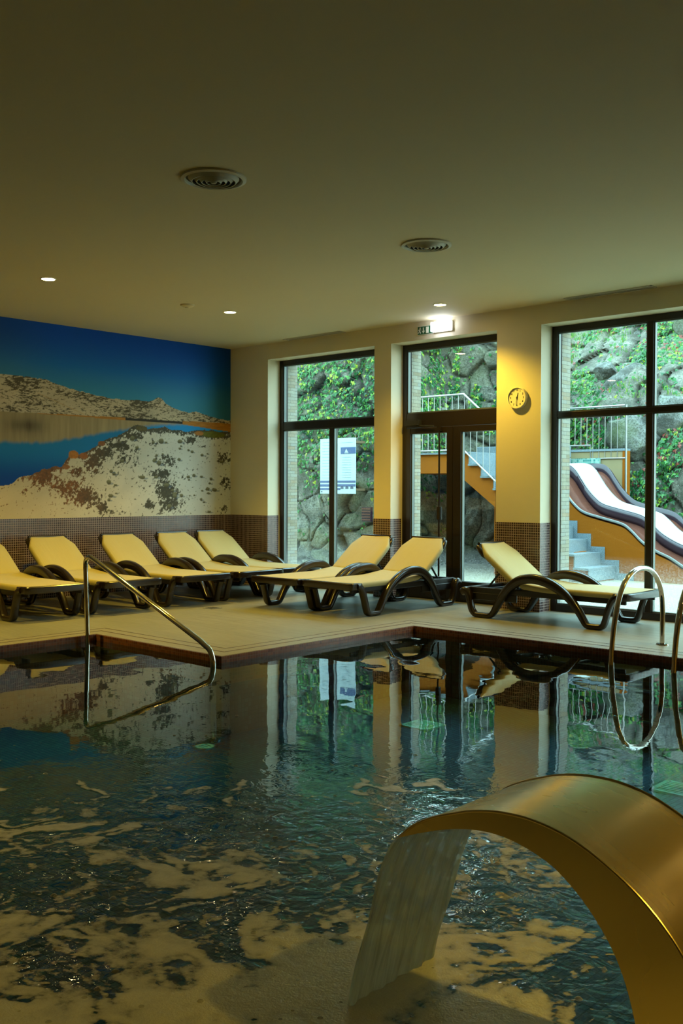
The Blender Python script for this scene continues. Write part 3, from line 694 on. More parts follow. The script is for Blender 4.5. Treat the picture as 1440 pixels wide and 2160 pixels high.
        a = ss(1.15, .85, q)[..., None]; col = col * (1 - a) + np.array(c_) * (.6 + .8 * tex)[..., None] * a
    return np.clip(col * MUR, 0, 1)
ys = np.concatenate([np.arange(YF, -3.62, .035), np.arange(-3.62, 0.0001, .0075)]); ys[-1] = 0.0
zs = np.linspace(TH, H, 300)
YY, ZZ = np.meshgrid(ys, zs, indexing='ij'); ny, nz = YY.shape
def grid_mesh(name, P, mat, parent=None, smooth=True, keep=None):
    """P: (n,m,3) array"""
    n, m2 = P.shape[:2]; idx = np.arange(n * m2).reshape(n, m2)
    q = np.stack([idx[:-1, :-1], idx[1:, :-1], idx[1:, 1:], idx[:-1, 1:]], -1).reshape(-1, 4)
    if keep is not None: q = q[keep.reshape(-1)]
    me = bpy.data.meshes.new(name); me.vertices.add(n * m2); me.vertices.foreach_set('co', P.reshape(-1).astype(np.float32))
    me.loops.add(len(q) * 4); me.loops.foreach_set('vertex_index', q.reshape(-1).astype(np.int32))
    me.polygons.add(len(q)); me.polygons.foreach_set('loop_start', (np.arange(len(q)) * 4).astype(np.int32))
    try: me.polygons.foreach_set('loop_total', np.full(len(q), 4, np.int32))
    except Exception: pass
    me.polygons.foreach_set('use_smooth', np.full(len(q), smooth))
    me.update(calc_edges=True); me.validate(); me.materials.append(mat)
    o = bpy.data.objects.new(name, me); C.objects.link(o)
    if parent: o.parent = parent
    return o
P = np.stack([np.full_like(YY, .003), YY, ZZ], -1)
t = NT('mural_print'); at = t.n('ShaderNodeVertexColor'); at.layer_name = 'print'
M['mural'] = t.done(t.prin(at.outputs[0], .55, 0, None, .15))
mu = grid_mesh('wall_mural', P, M['mural'], smooth=False)
ca = mu.data.color_attributes.new('print', 'FLOAT_COLOR', 'POINT')
colr = np.concatenate([mural_colour(YY, ZZ), np.ones(YY.shape + (1,))], -1); ca.data.foreach_set('color', colr.reshape(-1).astype(np.float32))
tag(mu, 'photo mural of a snowy lake shore under deep blue sky', 'mural')

# ------------------------------------------------------------------ sun loungers
def sweep(mb, path, half_v, thick, vc, nseg=10):
    """rounded band swept along a path in the u-z plane; thick = in-plane thickness per point, half_v = lateral half width"""
    n = len(path); prof = []
    for k in range(nseg):
        a = 2 * math.pi * (k + .5) / nseg; c_, s_ = math.cos(a), math.sin(a)
        prof.append((math.copysign(abs(c_) ** .6, c_), math.copysign(abs(s_) ** .6, s_)))
    rings = []
    for i, p in enumerate(path):
        a = path[max(i - 1, 0)]; c_ = path[min(i + 1, n - 1)]; d = Vector((c_[0] - a[0], c_[1] - a[1])).normalized(); nn = (-d.y, d.x)
        rings += [(p[0] + nn[0] * q[1] * thick[i] / 2, vc + q[0] * half_v, p[1] + nn[1] * q[1] * thick[i] / 2) for q in prof]
    f = []
    for i in range(n - 1):
        for k in range(nseg): k2 = (k + 1) % nseg; f.append((i * nseg + k, i * nseg + k2, (i + 1) * nseg + k2, (i + 1) * nseg + k))
    f += [tuple(range(nseg)), tuple((n - 1) * nseg + k for k in range(nseg))]
    mb.add(rings, f)
def lounger():
    root = empty('sun_lounger', (0, 0, 0))
    cl = [(.015, .245, .075), (.055, .262, .082), (.095, .225, .072), (.115, .15, .062), (.135, .075, .058), (.175, .032, .055), (.215, .027, .054), (.30, .027, .054), (.355, .030, .055), (.395, .060, .060), (.435, .125, .068), (.495, .225, .078), (.58, .325, .088), (.70, .405, .094), (.845, .430, .096), (1.0, .406, .094), (1.13, .350, .088), (1.245, .268, .078), (1.335, .170, .068), (1.395, .080, .060), (1.43, .034, .055), (1.465, .027, .054), (1.545, .027, .054), (1.59, .036, .055), (1.615, .080, .053), (1.645, .18, .053), (1.68, .27, .06), (1.725, .312, .064), (1.77, .318, .062)]
    pts = cr(cl, 5)
    for s in (-1, 1):
        b = MB(); sweep(b, [(p[0], p[1]) for p in pts], .038, [p[2] for p in pts], s * .345, 12)
        b.build('side_leg_frame', M['plastic'], root, smooth=True, angle=60)
    b = MB()
    for s in (-1, 1):
        b.box(.05, 1.80, s * .295 - .014, s * .295 + .014, .245, .305)
        b.box(.07, .64, s * .300 - .012, s * .300 + .012, .175, .250)
    b.box(.03, .09, -.32, .32, .24, .30); b.box(.60, .64, -.30, .30, .25, .29); b.box(1.20, 1.24, -.30, .30, .25, .285)
    b.box(.20, .23, -.30, .30, .25, .28); b.box(.34, .37, -.30, .30, .25, .28)
    b.build('seat_frame', M['plastic_dark'], root, bevel=.008)
    # foot rail with rounded corners
    b = MB(); pt = cr([(1.70, -.345, .315), (1.79, -.335, .318), (1.83, -.30, .318), (1.838, 0, .318), (1.83, .30, .318), (1.79, .335, .318), (1.70, .345, .315)], 5)
    rings = []; prof = [(-.022, -.034), (.022, -.034), (.026, -.024), (.026, .026), (.018, .034), (-.018, .034), (-.026, .026), (-.026, -.024)]
    for i, p_ in enumerate(pt):
        a = Vector(pt[max(i - 1, 0)]); c_ = Vector(pt[min(i + 1, len(pt) - 1)]); d = (c_ - a).normalized(); nn = Vector((d.y, -d.x, 0))
        rings += [tuple(Vector(p_) + nn * q[0] + Vector((0, 0, q[1]))) for q in prof]
    f = []; K = len(prof)
    for i in range(len(pt) - 1):
        for k in range(K): f.append((i * K + k, i * K + (k + 1) % K, (i + 1) * K + (k + 1) % K, (i + 1) * K + k))
    f += [tuple(range(K)), tuple((len(pt) - 1) * K + k for k in range(K))]; b.add(rings, f)
    b.build('foot_rail', M['plastic'], root, smooth=True, angle=35)
    # seat sling: slightly hollow top, sides folded down
    N = 26; prof_v = [(-.30, -.062), (-.312, -.05), (-.315, -.02), (-.306, -.002), (-.28, .004), (-.15, .000), (0, -.004), (.15, .000), (.28, .004), (.306, -.002), (.315, -.02), (.312, -.05), (.30, -.062)]
    us = np.linspace(.60, 1.795, N); vv = []; ff = []
    for i, u in enumerate(us):
        zt = .386 - .036 * min(1, (u - .60) / .35) - .002 * max(0, (u - 1.0))
        tuck = 1 - .0 * i
        for v, dz in prof_v:
            k = 1.0
            if dz < -.01 and (u < .70 or u > 1.70): k = max(.15, min((u - .58) / .12, (1.80 - u) / .10))
            vv.append((u + (0.10 * (-dz / .062) if u < .62 else 0), v, zt + dz * k))
    K = len(prof_v)
    for i in range(N - 1):
        for k in range(K - 1): ff.append((i * K + k, i * K + k + 1, (i + 1) * K + k + 1, (i + 1) * K + k))
    b = MB(); b.add(vv, ff); o = b.build('seat_sling', M['fabric'], root, smooth=True, angle=70)
    sd = o.modifiers.new('thick', 'SOLIDIFY'); sd.thickness = .004; sd.offset = -1
    # reclined back: frame tubes, head bar, sling
    B0 = Vector((.645, 0, .345)); ang = math.radians(38.0); D = Vector((-math.cos(ang), 0, math.sin(ang))); Nn = Vector((math.sin(ang), 0, math.cos(ang))); L = .63
    back = MB()
    for s in (-1, 1):
        A = B0 + Vector((0, s * .25, 0)) - Nn * .03; E_ = B0 + D * (L - .02) + Vector((0, s * .235, 0)) - Nn * .034
        back.tube([A, A + (E_ - A) * .5, E_], .017, 8)
    A = B0 + D * .3 - Nn * .03; back.tube([A + Vector((0, -.27, 0)), A + Vector((0, .27, 0))], .012, 8)
    bk = back.build('back_frame', M['plastic_dark'], root, smooth=True)
    hb = MB(); T = B0 + D * L
    hb.tube([T + Vector((0, -.235, 0)) + D * .012 + Nn * .002, T + Vector((0, .235, 0)) + D * .012 + Nn * .002], .017, 10)
    for s in (-1, 1):
        e = T + Vector((0, s * .245, 0)) - Nn * .026
        hb.tube([e + D * .018, e, e - D * .05 - Nn * .01, e - D * .11 - Nn * .022, e - D * .15 - Nn * .028], [.010, .022, .028, .026, .012], 12)
    hb.build('head_rail', M['plastic'], root, smooth=True, angle=60)
    rows = [(0, .29), (.08, .295), (.30, .295), (.44, .292), (.49, .29), (.61, .222), (.63, .218)]
    vv = []; ff = []; prof = [(-1, -.055), (-1.01, -.03), (-.995, -.008), (-.93, .003), (-.5, .0), (0, -.005), (.5, .0), (.93, .003), (.995, -.008), (1.01, -.03), (1, -.055)]
    for a, hw in rows:
        drop = 1.0 if a < .45 else (.85 if a < .5 else .35)
        for q, dz in prof:
            p_ = B0 + D * a + Nn * (.012 + dz * (drop if dz < -.004 else 1)); vv.append((p_.x, q * hw, p_.z))
    K = len(prof)
    for i in range(len(rows) - 1):
        for k in range(K - 1): ff.append((i * K + k, i * K + k + 1, (i + 1) * K + k + 1, (i + 1) * K + k))
    b = MB(); b.add(vv, ff); o = b.build('back_sling', M['fabric'], root, smooth=True, angle=50)
    sd = o.modifiers.new('thick', 'SOLIDIFY'); sd.thickness = .004; sd.offset = -1
    st = MB()
    for s in (-1, 1):
        A = B0 + D * .27 + Vector((0, s * .22, 0)) - Nn * .03; st.tube([A, (.235, s * .22, .285)], .011, 8)
    st.tube([(.235, -.24, .285), (.235, .24, .285)], .009, 8)
    st.build('back_prop', M['plastic_dark'], root, smooth=True)
    return root
L0 = lounger()
G = 'cream sling sun loungers on the deck'
LP = [  # x, y, rz (local +u is the foot end), label
    ((0.06, -3.865), 0, 'leftmost lounger under the mural, its back cut off by the picture edge'),
    ((0.13, -3.02), 0, 'lounger under the mural behind the tall post of the sloping handrail'),
    ((0.16, -2.08), 0, 'lounger under the mural, the middle one of the row of five'),
    ((0.18, -1.27), 0, 'lounger under the mural next to the one in the corner'),
    ((0.13, -0.59), 0, 'lounger in the corner between the mural and the leftmost window'),
    ((2.78, 0.03), -math.pi / 2, 'lounger facing the pool before the leftmost window, partly hidden by its neighbour'),
    ((3.525, 0.07), -math.pi / 2, 'lounger facing the pool with its back to the glazed door'),
    ((4.50, -0.43), 0, 'lounger lying along the wide window, nearest the pool ladder')]
LO = []
for i, ((x, y), rz, lab) in enumerate(LP):
    o = L0 if i == 0 else copy_tree(L0)
    LO.append(o)
for o, ((x, y), rz, lab) in zip(LO, LP):
    o.location = (x, y, 0); o.rotation_euler = (0, 0, rz); tag(o, lab, 'lounger', G)

# ------------------------------------------------------------------ handrail and ladder
t = empty('pool_handrail', (2.97, -4.25, ZW))
def rel(pts, o): return [(p[0] - o[0], p[1] - o[1], p[2] - o[2]) for p in pts]
org = (2.97, -4.25, ZW)
path = [(3.005, -4.25, ZB), (3.0, -4.25, 0), (2.975, -4.25, .55)] + cr([(2.972, -4.25, .60), (2.98, -4.25, .665), (3.03, -4.25, .698), (3.10, -4.25, .682)], 6) + [(4.54, -4.25, .125)] + cr([(4.59, -4.25, .10), (4.655, -4.25, .065), (4.688, -4.25, .0), (4.695, -4.25, -.07)], 6) + [(4.70, -4.25, ZB)]
MB().tube(rel(path, org), .0215, 16).build('rail_tube', M['chrome'], t, smooth=True, angle=60)
for x in (3.005, 4.70): MB().lathe([(.0215, .02), (.05, .012), (.052, 0)], c=(x - org[0], 0, ZB - org[2]), seg=24).build('base_flange', M['chrome'], t, smooth=True)
tag(t, 'sloping steel handrail rising out of the water at the pool corner', 'handrail')
t = empty('pool_ladder', (6.87, -1.2, 0)); org = (6.87, -1.2, 0)
lp = cr([(-2.13, ZB + .1), (-2.115, -.2), (-2.10, 0.0), (-2.075, .17), (-2.035, .33), (-1.965, .48), (-1.86, .59), (-1.72, .65), (-1.57, .665), (-1.42, .635), (-1.30, .555), (-1.225, .44), (-1.20, .30), (-1.20, .15), (-1.20, 0.0)], 6)
for x in (6.86, 7.36):
    rr = MB(); rr.tube([(x - org[0], y - org[1], z) for y, z in lp], .0215, 16); ob = rr.build('side_rail', M['chrome'], t, smooth=True, angle=60)
    MB().lathe([(.0215, .016), (.048, .012), (.052, 0)], c=(x - org[0], -1.2 - org[1], 0), seg=28).build('deck_flange', M['chrome'], ob, smooth=True)
for z in (-.22, -.45): MB().box(-.01, .49, -2.125 - org[1] - .035, -2.125 - org[1] + .035, z, z + .025).build('tread', M['chrome'], t, bevel=.006)
tag(t, 'arched steel pool ladder rails at the right edge of the deck', 'pool ladder')

# ------------------------------------------------------------------ swan neck fountain
YN, YF2 = -7.21, -6.82
outer = [(8.919, .439), (8.965, .478), (9.022, .509), (9.085, .533), (9.13, .548), (9.195, .561), (9.263, .565), (9.316, .561), (9.374, .549), (9.425, .530), (9.474, .506), (9.516, .481), (9.555, .452), (9.588, .422), (9.626, .378), (9.668, .312), (9.703, .235), (9.725, .15), (9.738, .05), (9.742, -.1), (9.742, ZB)]
inner = [(8.919, .436), (8.966, .456), (9.036, .482), (9.104, .501), (9.17, .510), (9.232, .508), (9.293, .494), (9.34, .476), (9.386, .445), (9.43, .405), (9.474, .350), (9.502, .298), (9.521, .245), (9.534, .19), (9.541, .12), (9.543, .04), (9.543, ZB)]
t = empty('swan_neck_fountain', (9.64, (YN + YF2) / 2, ZB)); org = (9.64, (YN + YF2) / 2, ZB)
OU = cr(outer, 4); IN = cr(inner, 4)
def resamp(P, n):
    P = np.array(P); d = np.concatenate([[0], np.cumsum(np.hypot(*np.diff(P, axis=0).T))]); s_ = np.linspace(0, d[-1], n)
    return np.stack([np.interp(s_, d, P[:, 0]), np.interp(s_, d, P[:, 1])], 1)
n = 90; OU = resamp(OU, n); IN = resamp(IN, n)
def strip(A, B_, y0, y1, name):
    """skin between curve A at y0 and B_ at y1"""
    v = [(p[0] - org[0], y0 - org[1], p[1] - org[2]) for p in A] + [(p[0] - org[0], y1 - org[1], p[1] - org[2]) for p in B_]
    b = MB(); b.add(v, [(i, i + 1, n + i + 1, n + i) for i in range(n - 1)]); return b
body = MB(); s1 = strip(OU, OU, YN, YF2, ''); body.add(s1.v, s1.f); s1 = strip(IN, IN, YN, YF2, ''); body.add(s1.v, s1.f)
body.build('spout_shell', M['brushed'], t, smooth=True, angle=80)
for y in (YN, YF2):
    s1 = strip(OU, IN, y, y, ''); s1.build('side_plate', M['brushed'], t)
    rm = MB(); rm.tube([(p[0] - org[0], y - org[1], p[1] - org[2]) for p in OU[:-1]], .0035, 8); rm.build('edge_weld', M['brushed'], t, smooth=True)
MB().box(-.14, .14, -.25, .25, 0, .012).build('base_plate', M['brushed'], t, bevel=.003)
tag(t, 'brushed steel swan neck fountain arching out of the pool in the foreground', 'fountain')
# falling sheet of water
n = 40; vv = []; ff = []; my = 26
for side in (0, 1):
    for i in range(n):
        q = i / (n - 1); z = .440 - (.440 - ZW + .004) * q ** 1.25; dz = .44 - z; x = 8.921 - .062 * dz / .5 - .125 * math.sqrt(max(dz, 0) / .5) - .0
        for k in range(my):
            y = YN + .006 + (YF2 - YN - .012) * k / (my - 1); wob = .004 * math.sin(k * 1.7 + z * 9) + .003 * math.sin(k * .7 - z * 23)
            vv.append((x + wob * min(1, dz * 6) + (.007 if side else 0), y + .012 * dz * (1 if k == 0 else (-1 if k == my - 1 else 0)), z))
def gi(s_, i, k): return s_ * n * my + i * my + k
for s_ in (0, 1):
    for i in range(n - 1):
        for k in range(my - 1): ff.append((gi(s_, i, k), gi(s_, i, k + 1), gi(s_, i + 1, k + 1), gi(s_, i + 1, k)))
for i in range(n - 1):
    for k in (0, my - 1): ff.append((gi(0, i, k), gi(1, i, k), gi(1, i + 1, k), gi(0, i + 1, k)))
b = MB(); b.add(vv, ff); tag(b.build('water_sheet', M['sheet'], None, smooth=True, angle=80), 'sheet of water falling from the steel fountain lip', 'water jet', kind='stuff')

# foam on the water
gx = np.arange(5.6, 9.75, .0115); gy = np.arange(-8.9, -5.2, .0115); X, Y = np.meshgrid(gx, gy, indexing='ij')
wx = .8 * X + .6 * Y + .75 * (fbm(X * 1.9 + 4, Y * 1.9, 4, 201) - .5) * 2; wy = -.6 * X + .8 * Y + .75 * (fbm(X * 1.9, Y * 1.9 + 7, 4, 202) - .5) * 2
f1 = fbm(wx * 2.4, wy * 2.4, 5, 203, .5); f2 = fbm(wx * 7, wy * 7, 4, 204)
rd = 1 - np.abs(f1 - .5) * 2
dist = -(X - 8.4) * .676 + (Y + 7.2) * .737; dl = np.hypot((X - 8.62) / .28, (Y + 7.05) / .34)
bias = np.interp(dist, [-.5, 0, .4, .8, 1.1, 1.4, 1.7, 2.2], [.12, .10, .075, .045, .005, -.055, -.12, -.5])
bias = bias - .13 * ss(8.35, 8.85, X) * ss(-7.0, -6.7, Y) + .16 * np.exp(-dl ** 2)
f3 = fbm(wx * 22, wy * 22, 3, 206)
f4 = fbm(wx * 5.5 + 1.2 * f1, wy * 5.5 - 1.2 * f1, 3, 207); f5 = fbm(wx * 13, wy * 13, 3, 208)
F = .5 + (f1 - .5) * 1.15 + (f2 - .5) * .50 + (f3 - .5) * .30 + bias * 1.15 - .24 * ss(.49, .60, f4) * (1 - .5 * ss(.6, 0, dist)) - .10 * ss(.55, .66, f5)
flk = fbm(wx * 17 + 9, wy * 17, 3, 209); fl_ = ss(1.7, .8, dist); F = np.maximum(F, .5 + .8 * (flk - .675) - .5 * (1 - fl_)); F = F - .5 * ss(5.9, 5.62, X) - .5 * ss(-5.35, -5.22, Y)
keep = (np.maximum.reduce([F[:-1, :-1], F[1:, :-1], F[1:, 1:], F[:-1, 1:]]) > .37)
Pf = np.stack([X, Y, np.full_like(X, ZW + .003) + .004 * np.clip(F - .5, 0, .4)], -1)
fo = grid_mesh('foam', Pf, M['foam'], keep=keep)
at = fo.data.attributes.new('foam', 'FLOAT', 'POINT')
if len(fo.data.vertices) == F.size: at.data.foreach_set('value', F.reshape(-1).astype(np.float32))
tag(fo, 'pale froth drifting on the water round the fountain', 'foam', kind='stuff')
b = MB(); hv = []
for i in range(900):
    a = random.uniform(0, 2 * math.pi); d = abs(random.gauss(0, 1)) * 1.25 + .3; x = 8.2 + d * math.cos(a) * 1.0 - .25; y = -6.9 + d * math.sin(a)
    if not (WX1 < x < 9.5 and -9 < y < -4.4): continue
    r_ = random.choice([.003, .004, .006, .006, .009, .012]); sq = random.uniform(.45, .7); K = 8
    v = [(x, y, ZW + r_ * sq)]
    for lat, hh in ((.55, .8), (1.0, 0.0)):
        for k in range(K): v.append((x + r_ * lat * math.cos(2 * math.pi * k / K), y + r_ * lat * math.sin(2 * math.pi * k / K), ZW + r_ * sq * hh + .0005))
    f = [(0, 1 + k, 1 + (k + 1) % K) for k in range(K)] + [(1 + k, 1 + K + k, 1 + K + (k + 1) % K, 1 + (k + 1) % K) for k in range(K)]
    b.add(v, f)
tag(b.build('bubbles', M['bubble'], None, smooth=True, angle=180), 'small bubbles scattered over the water surface', 'bubbles', kind='stuff')

# ------------------------------------------------------------------ outside: terrace, stairs, slide
b = MB(); b.box(-8, 16, YB - .16, 12, -.4, -.02); struct(b.build('terrace', M['terrace']), 'sandy wet terrace outside the windows', 'terrace')
NS = 10; SX = 1.52; RUN = .23; RISE = .19; Y0S, Y1S = 3.57, 4.36; LX = 0.10
st = empty('outdoor_stairs', (SX, (Y0S + Y1S) / 2, 0)); org = (SX, (Y0S + Y1S) / 2, 0)
# stringer body (orange)
poly = [(LX, 1.87), (LX, 1.57), (SX - .30, 1.57), (SX - .12, 1.42), (SX + 2.06, -.02), (SX + NS * RUN - .01, -.02)]
for k in range(NS - 1, -1, -1): poly += [(SX + k * RUN + RUN - .02, 1.9 - (k + 1) * RISE - .03), (SX + k * RUN - .02 + (0 if k else .0), 1.9 - (k + 1) * RISE - .03), ]
prof = [(LX, 1.57), (SX - .25, 1.57), (SX + 1.95, -.02), (SX + (NS - 1) * RUN, -.02)]
for k in range(NS - 1, -1, -1):
    prof += [(SX + k * RUN, 1.9 - (k + 1) * RISE - .03), (SX + k * RUN, 1.9 - k * RISE - .03)]
prof += [(LX, 1.87)]
b = MB(); b.prism([(p[0] - org[0], p[1]) for p in prof], Y0S + .02 - org[1], Y1S - org[1]); b.build('stair_body', M['orange'], st)
for k in range(NS):
    x = SX + k * RUN; zt = 1.9 - (k + 1) * RISE; g = MB()
    if k < NS - 1: g.box(x - .0 - org[0], x + RUN + .02 - org[0], Y0S - .02 - org[1], Y1S - .02 - org[1], zt - .03, zt)
    g.box(x - org[0], x + .018 - org[0], Y0S + .0 - org[1], Y1S - .02 - org[1], zt, zt + RISE - .03)
    g.build('tread', M['granite'], st)
g = MB(); g.box(LX - org[0], SX + .02 - org[0], Y0S - .02 - org[1], Y1S - org[1] + .9, 1.87, 1.90); g.build('landing_slab', M['granite'], st)
b = MB(); b.box(LX - org[0], SX - org[0], Y1S - org[1], Y1S + .9 - org[1], 1.57, 1.87); b.build('landing', M['orange'], st)
sk = MB(); lo_, hi_ = [], []
for k in range(NS):
    x = SX + k * RUN - org[0]; zt = 1.9 - (k + 1) * RISE
    hi_ += [(x + .08, zt + RISE + .08), (x + .08, zt + .08)]; lo_ += [(x, zt + RISE - .05), (x, zt - .05)]
hi_.append((SX + NS * RUN + .08 - org[0], .08)); hi_.append((SX + NS * RUN + .08 - org[0], -.02)); lo_[-1] = (lo_[-1][0], -.02)
sk.prism(hi_ + lo_[::-1], Y1S - .015 - org[1], Y1S - .004 - org[1])
sk.build('skirting', M['granite'], st)
tag(st, 'orange stairs with grey granite treads outside the windows', 'stairs')
def railing(name, loc, top, bottom, posts, spacing, lab, rt=.017, axis_y=None, extra=()):
    t = empty(name, loc); R = lambda P: [(p[0] - loc[0], axis_y - loc[1], p[1] - loc[2]) for p in P]
    MB().tube(R(top), rt, 10).build('top_rail', M['steel_rail'], t, smooth=True)
    MB().tube(R(bottom), rt * .8, 8).build('bottom_rail', M['steel_rail'], t, smooth=True)
    for (x, z0, z1) in posts: MB().tube(R([(x, z0), (x, z1)]), .018, 10).build('post', M['steel_rail'], t, smooth=True)
    tx = [p[0] for p in top]; tz = [p[1] for p in top]; bx = [p[0] for p in bottom]; bz = [p[1] for p in bottom]
    x = top[0][0] + spacing / 2
    while x < top[-1][0] - spacing * .3:
        MB().tube(R([(x, float(np.interp(x, bx, bz))), (x, float(np.interp(x, tx, tz)))]), .006, 6).build('baluster', M['steel_rail'], t, smooth=True); x += spacing
    tag(t, lab, 'railing'); return t
def zs_(x): return 1.92 - RISE / RUN * max(0, x - SX + .08)
railing('stair_railing', (SX, Y0S - .03, 0), [(LX, 2.80), (SX - .08, 2.80), (3.27, 2.80 - .826 * (3.27 - SX + .08))], [(LX, 1.93), (SX - .08, 1.93), (3.27, 1.93 - .826 * (3.27 - SX + .08))], [(3.27, .24, 1.36)], .118, 'pale steel railing running down the stairs seen through the door', axis_y=Y0S - .03)
YR = 6.47
railing('platform_railing', (2.71, YR, 1.2), [(1.0, 2.75), (2.69, 2.75)], [(1.0, 2.09), (2.05, 2.09), (2.051, 1.855), (2.71, 1.855)], [(2.715, .8, 2.76)], .115, 'pale steel railing on the platform above the slide', axis_y=YR)

# slide
base = [(2.0, 1.60), (2.42, 1.60), (2.58, 1.52), (2.70, 1.36), (2.80, 1.22), (2.93, 1.08), (3.08, .975), (3.35, .90), (3.69, .815), (3.83, .73), (4.03, .55), (4.24, .43), (4.45, .34), (4.75, .17), (5.1, .07), (5.5, .04)]
bp = cr(base, 5)
sl = empty('water_slide', (3.5, 5.3, 0)); org = (3.5, 5.3, 0)
def lane(name, prof, mat, x0=2.0, top=False):
    """prof: list of (y, dz)"""
    pts = [p for p in bp if p[0] >= x0]; v = []; f = []; K = len(prof)
    for p in pts:
        for y, dz in prof: v.append((p[0] - org[0], y - org[1], p[1] + dz))
    for i in range(len(pts) - 1):
        for k in range(K - 1): f.append((i * K + k, i * K + k + 1, (i + 1) * K + k + 1, (i + 1) * K + k))
    b = MB(); b.add(v, f); o = b.build(name, mat, sl, smooth=True, angle=50)
    s_ = o.modifiers.new('thick', 'SOLIDIFY'); s_.thickness = .015; s_.offset = 0; return o
lane('rim', [(4.355, -.02), (4.36, .006), (4.385, .006)], M['slide_pale'])
lane('brown_lane', [(4.38, .0), (4.47, -.07), (4.72, -.085), (4.93, -.05)], M['slide_brown'])
lane('divider', [(4.93, -.06), (4.945, .09), (4.97, .115)], M['slide_purple'])
lane('rim', [(4.965, .118), (4.99, .118)], M['slide_pale'])
lane('white_lane', [(4.99, .11), (5.06, .0), (5.15, -.03), (5.42, -.03), (5.52, .02), (5.565, .12), (5.60, .145)], M['slide_white'])
lane('rim', [(5.60, .145), (5.63, .14)], M['slide_pale'])
lane('brown_lane', [(5.63, .13), (5.68, .03), (5.76, -.02), (5.98, -.02), (6.06, .02)], M['slide_brown'])
lane('divider', [(6.06, .0), (6.09, .12), (6.12, .15), (6.15, .14), (6.15, .0)], M['slide_purple'])
tag(sl, 'wavy three lane slide, white between brown lanes, behind the wide window', 'slide')
# orange wall carrying the slide
wp = [(2.0, -.02)] + [(p[0], p[1] - .05) for p in bp] + [(5.5, -.02)]
b = MB(); b.prism(wp, 4.36, 4.50); o = b.build('side_wall', M['orange'], sl); o.location = (-3.5, -5.3, 0); o['label'] = 'orange rendered side wall under the slide'
wp2 = [(2.0, -.02)] + [(p[0], p[1] - .12) for p in bp] + [(5.5, -.02)]
b = MB(); b.prism(wp2, 4.501, 6.14); o = b.build('plinth', M['tan'], sl); o.location = (-3.5, -5.3, 0)
pf = empty('slide_platform', (1.7, 5.6, 0)); 
MB().box(-.15, .30, -.70, .80, -.02, 1.70).build('platform_block', M['orange'], pf)
MB().box(-.15, .55, .80, .86, 1.40, 1.86).build('mosaic_upstand', M['teal'], pf)
MB().box(-.15, .95, .88, 1.02, -.02, 1.98).build('back_wall', M['tan'], pf)
MB().box(-.15, 1.0, .86, 1.06, 1.98, 2.02).build('granite_cap', M['granite'], pf)
MB().box(.95, 1.0, .87, 1.05, 0, 1.98).build('orange_edge', M['orange'], pf)
tag(pf, 'raised slide platform with teal mosaic at the top of the slide', 'platform')
# granite blocks behind the landing, dark recess wall below
b = gs_ = empty('granite_steps', (.95, 5.35, 1.57))
MB().box(-.12, .85, -.05, .9, 0.0, .30).build('lower_block', M['granite'], b, bevel=.01); MB().box(-.60, .85, .12, .9, .31, .50).build('upper_block', M['granite'], b, bevel=.01)
tag(b, 'pale grey granite steps behind the outdoor landing', 'steps')
b = MB(); b.prism([(1.75, -.02), (3.3, -.02), (3.3, .3), (1.75, 1.2)], 3.95, 4.32); o = b.build('support_wall', M['orange'], st); o.location = (-st.location.x, -st.location.y, 0)

# ------------------------------------------------------------------ rock faces
def rock_face(name, plan, zbase, ztop, lean, step, scale, amp, seed, lab, hstart=0):
    P = np.array(plan, float); d = np.concatenate([[0], np.cumsum(np.hypot(*np.diff(P, axis=0).T))]); S = np.arange(0, d[-1] + step, step); S[-1] = d[-1]
    hs = np.arange(0, (ztop - zbase) + step, step); out = np.zeros((len(S), len(hs), 3)); crk = np.zeros((len(S), len(hs))); cel = np.zeros((len(S), len(hs)))
    ax = np.interp(S, d, P[:, 0]); ay = np.interp(S, d, P[:, 1])
    tx = np.gradient(ax); ty = np.gradient(ay); L = np.hypot(tx, ty); nx, ny_ = ty / L, -tx / L
    kk = 9; ker = np.ones(kk) / kk
    nx = np.convolve(np.pad(nx, kk // 2, 'edge'), ker, 'valid'); ny_ = np.convolve(np.pad(ny_, kk // 2, 'edge'), ker, 'valid')
    for i, s_ in enumerate(S):
        for j, h in enumerate(hs):
            q = Vector((s_ * scale + seed, h * scale * 1.15, seed * .37))
            q += mn.noise_vector(q * 1.1) * .35
            ds, ps = mn.voronoi(q)
            c_ = ds[1] - ds[0]; cell = mn.cell(ps[0] * 7.3)
            k = min(1, max(0, c_ / .10)); k = k * (2 - k)
            fr = mn.fractal(Vector((s_ * 2.1, h * 2.1, seed)), 1.0, 2.0, 5)
            tilt = (q - ps[0]).dot(Vector((math.sin(cell * 9), math.cos(cell * 13), 0))) * .35
            dsp = amp * (k * .75 + cell * .7 + tilt) + .055 * fr + .02 * mn.fractal(Vector((s_ * 9, h * 9, seed)), 1.0, 2.0, 3)
            lh = float(np.interp(h + zbase, [p[0] for p in lean], [p[1] for p in lean]))
            out[i, j] = (ax[i] + nx[i] * dsp - nx[i] * lh, ay[i] + ny_[i] * dsp - ny_[i] * lh, zbase + h)
            crk[i, j] = 1 - min(1, c_ / .06); cel[i, j] = cell
    o = grid_mesh(name, out, M['rock'])
    at = o.data.attributes.new('crack', 'FLOAT', 'POINT'); at.data.foreach_set('value', crk.reshape(-1).astype(np.float32))
    at = o.data.attributes.new('stone', 'FLOAT', 'POINT'); at.data.foreach_set('value', cel.reshape(-1).astype(np.float32))
    tag(o, lab, 'rock wall'); return out, np.stack([nx, ny_], 1)
RA, NA = rock_face('rock_wall', [(-4.2, 3.35), (-1.5, 3.30), (.02, 3.45), (.10, 3.9), (.02, 5.3)], -.05, 4.7, [(-1, 0), (6, .5)], .026, 1.55, .11, 3.1, 'mossy stone retaining wall outside the leftmost window')
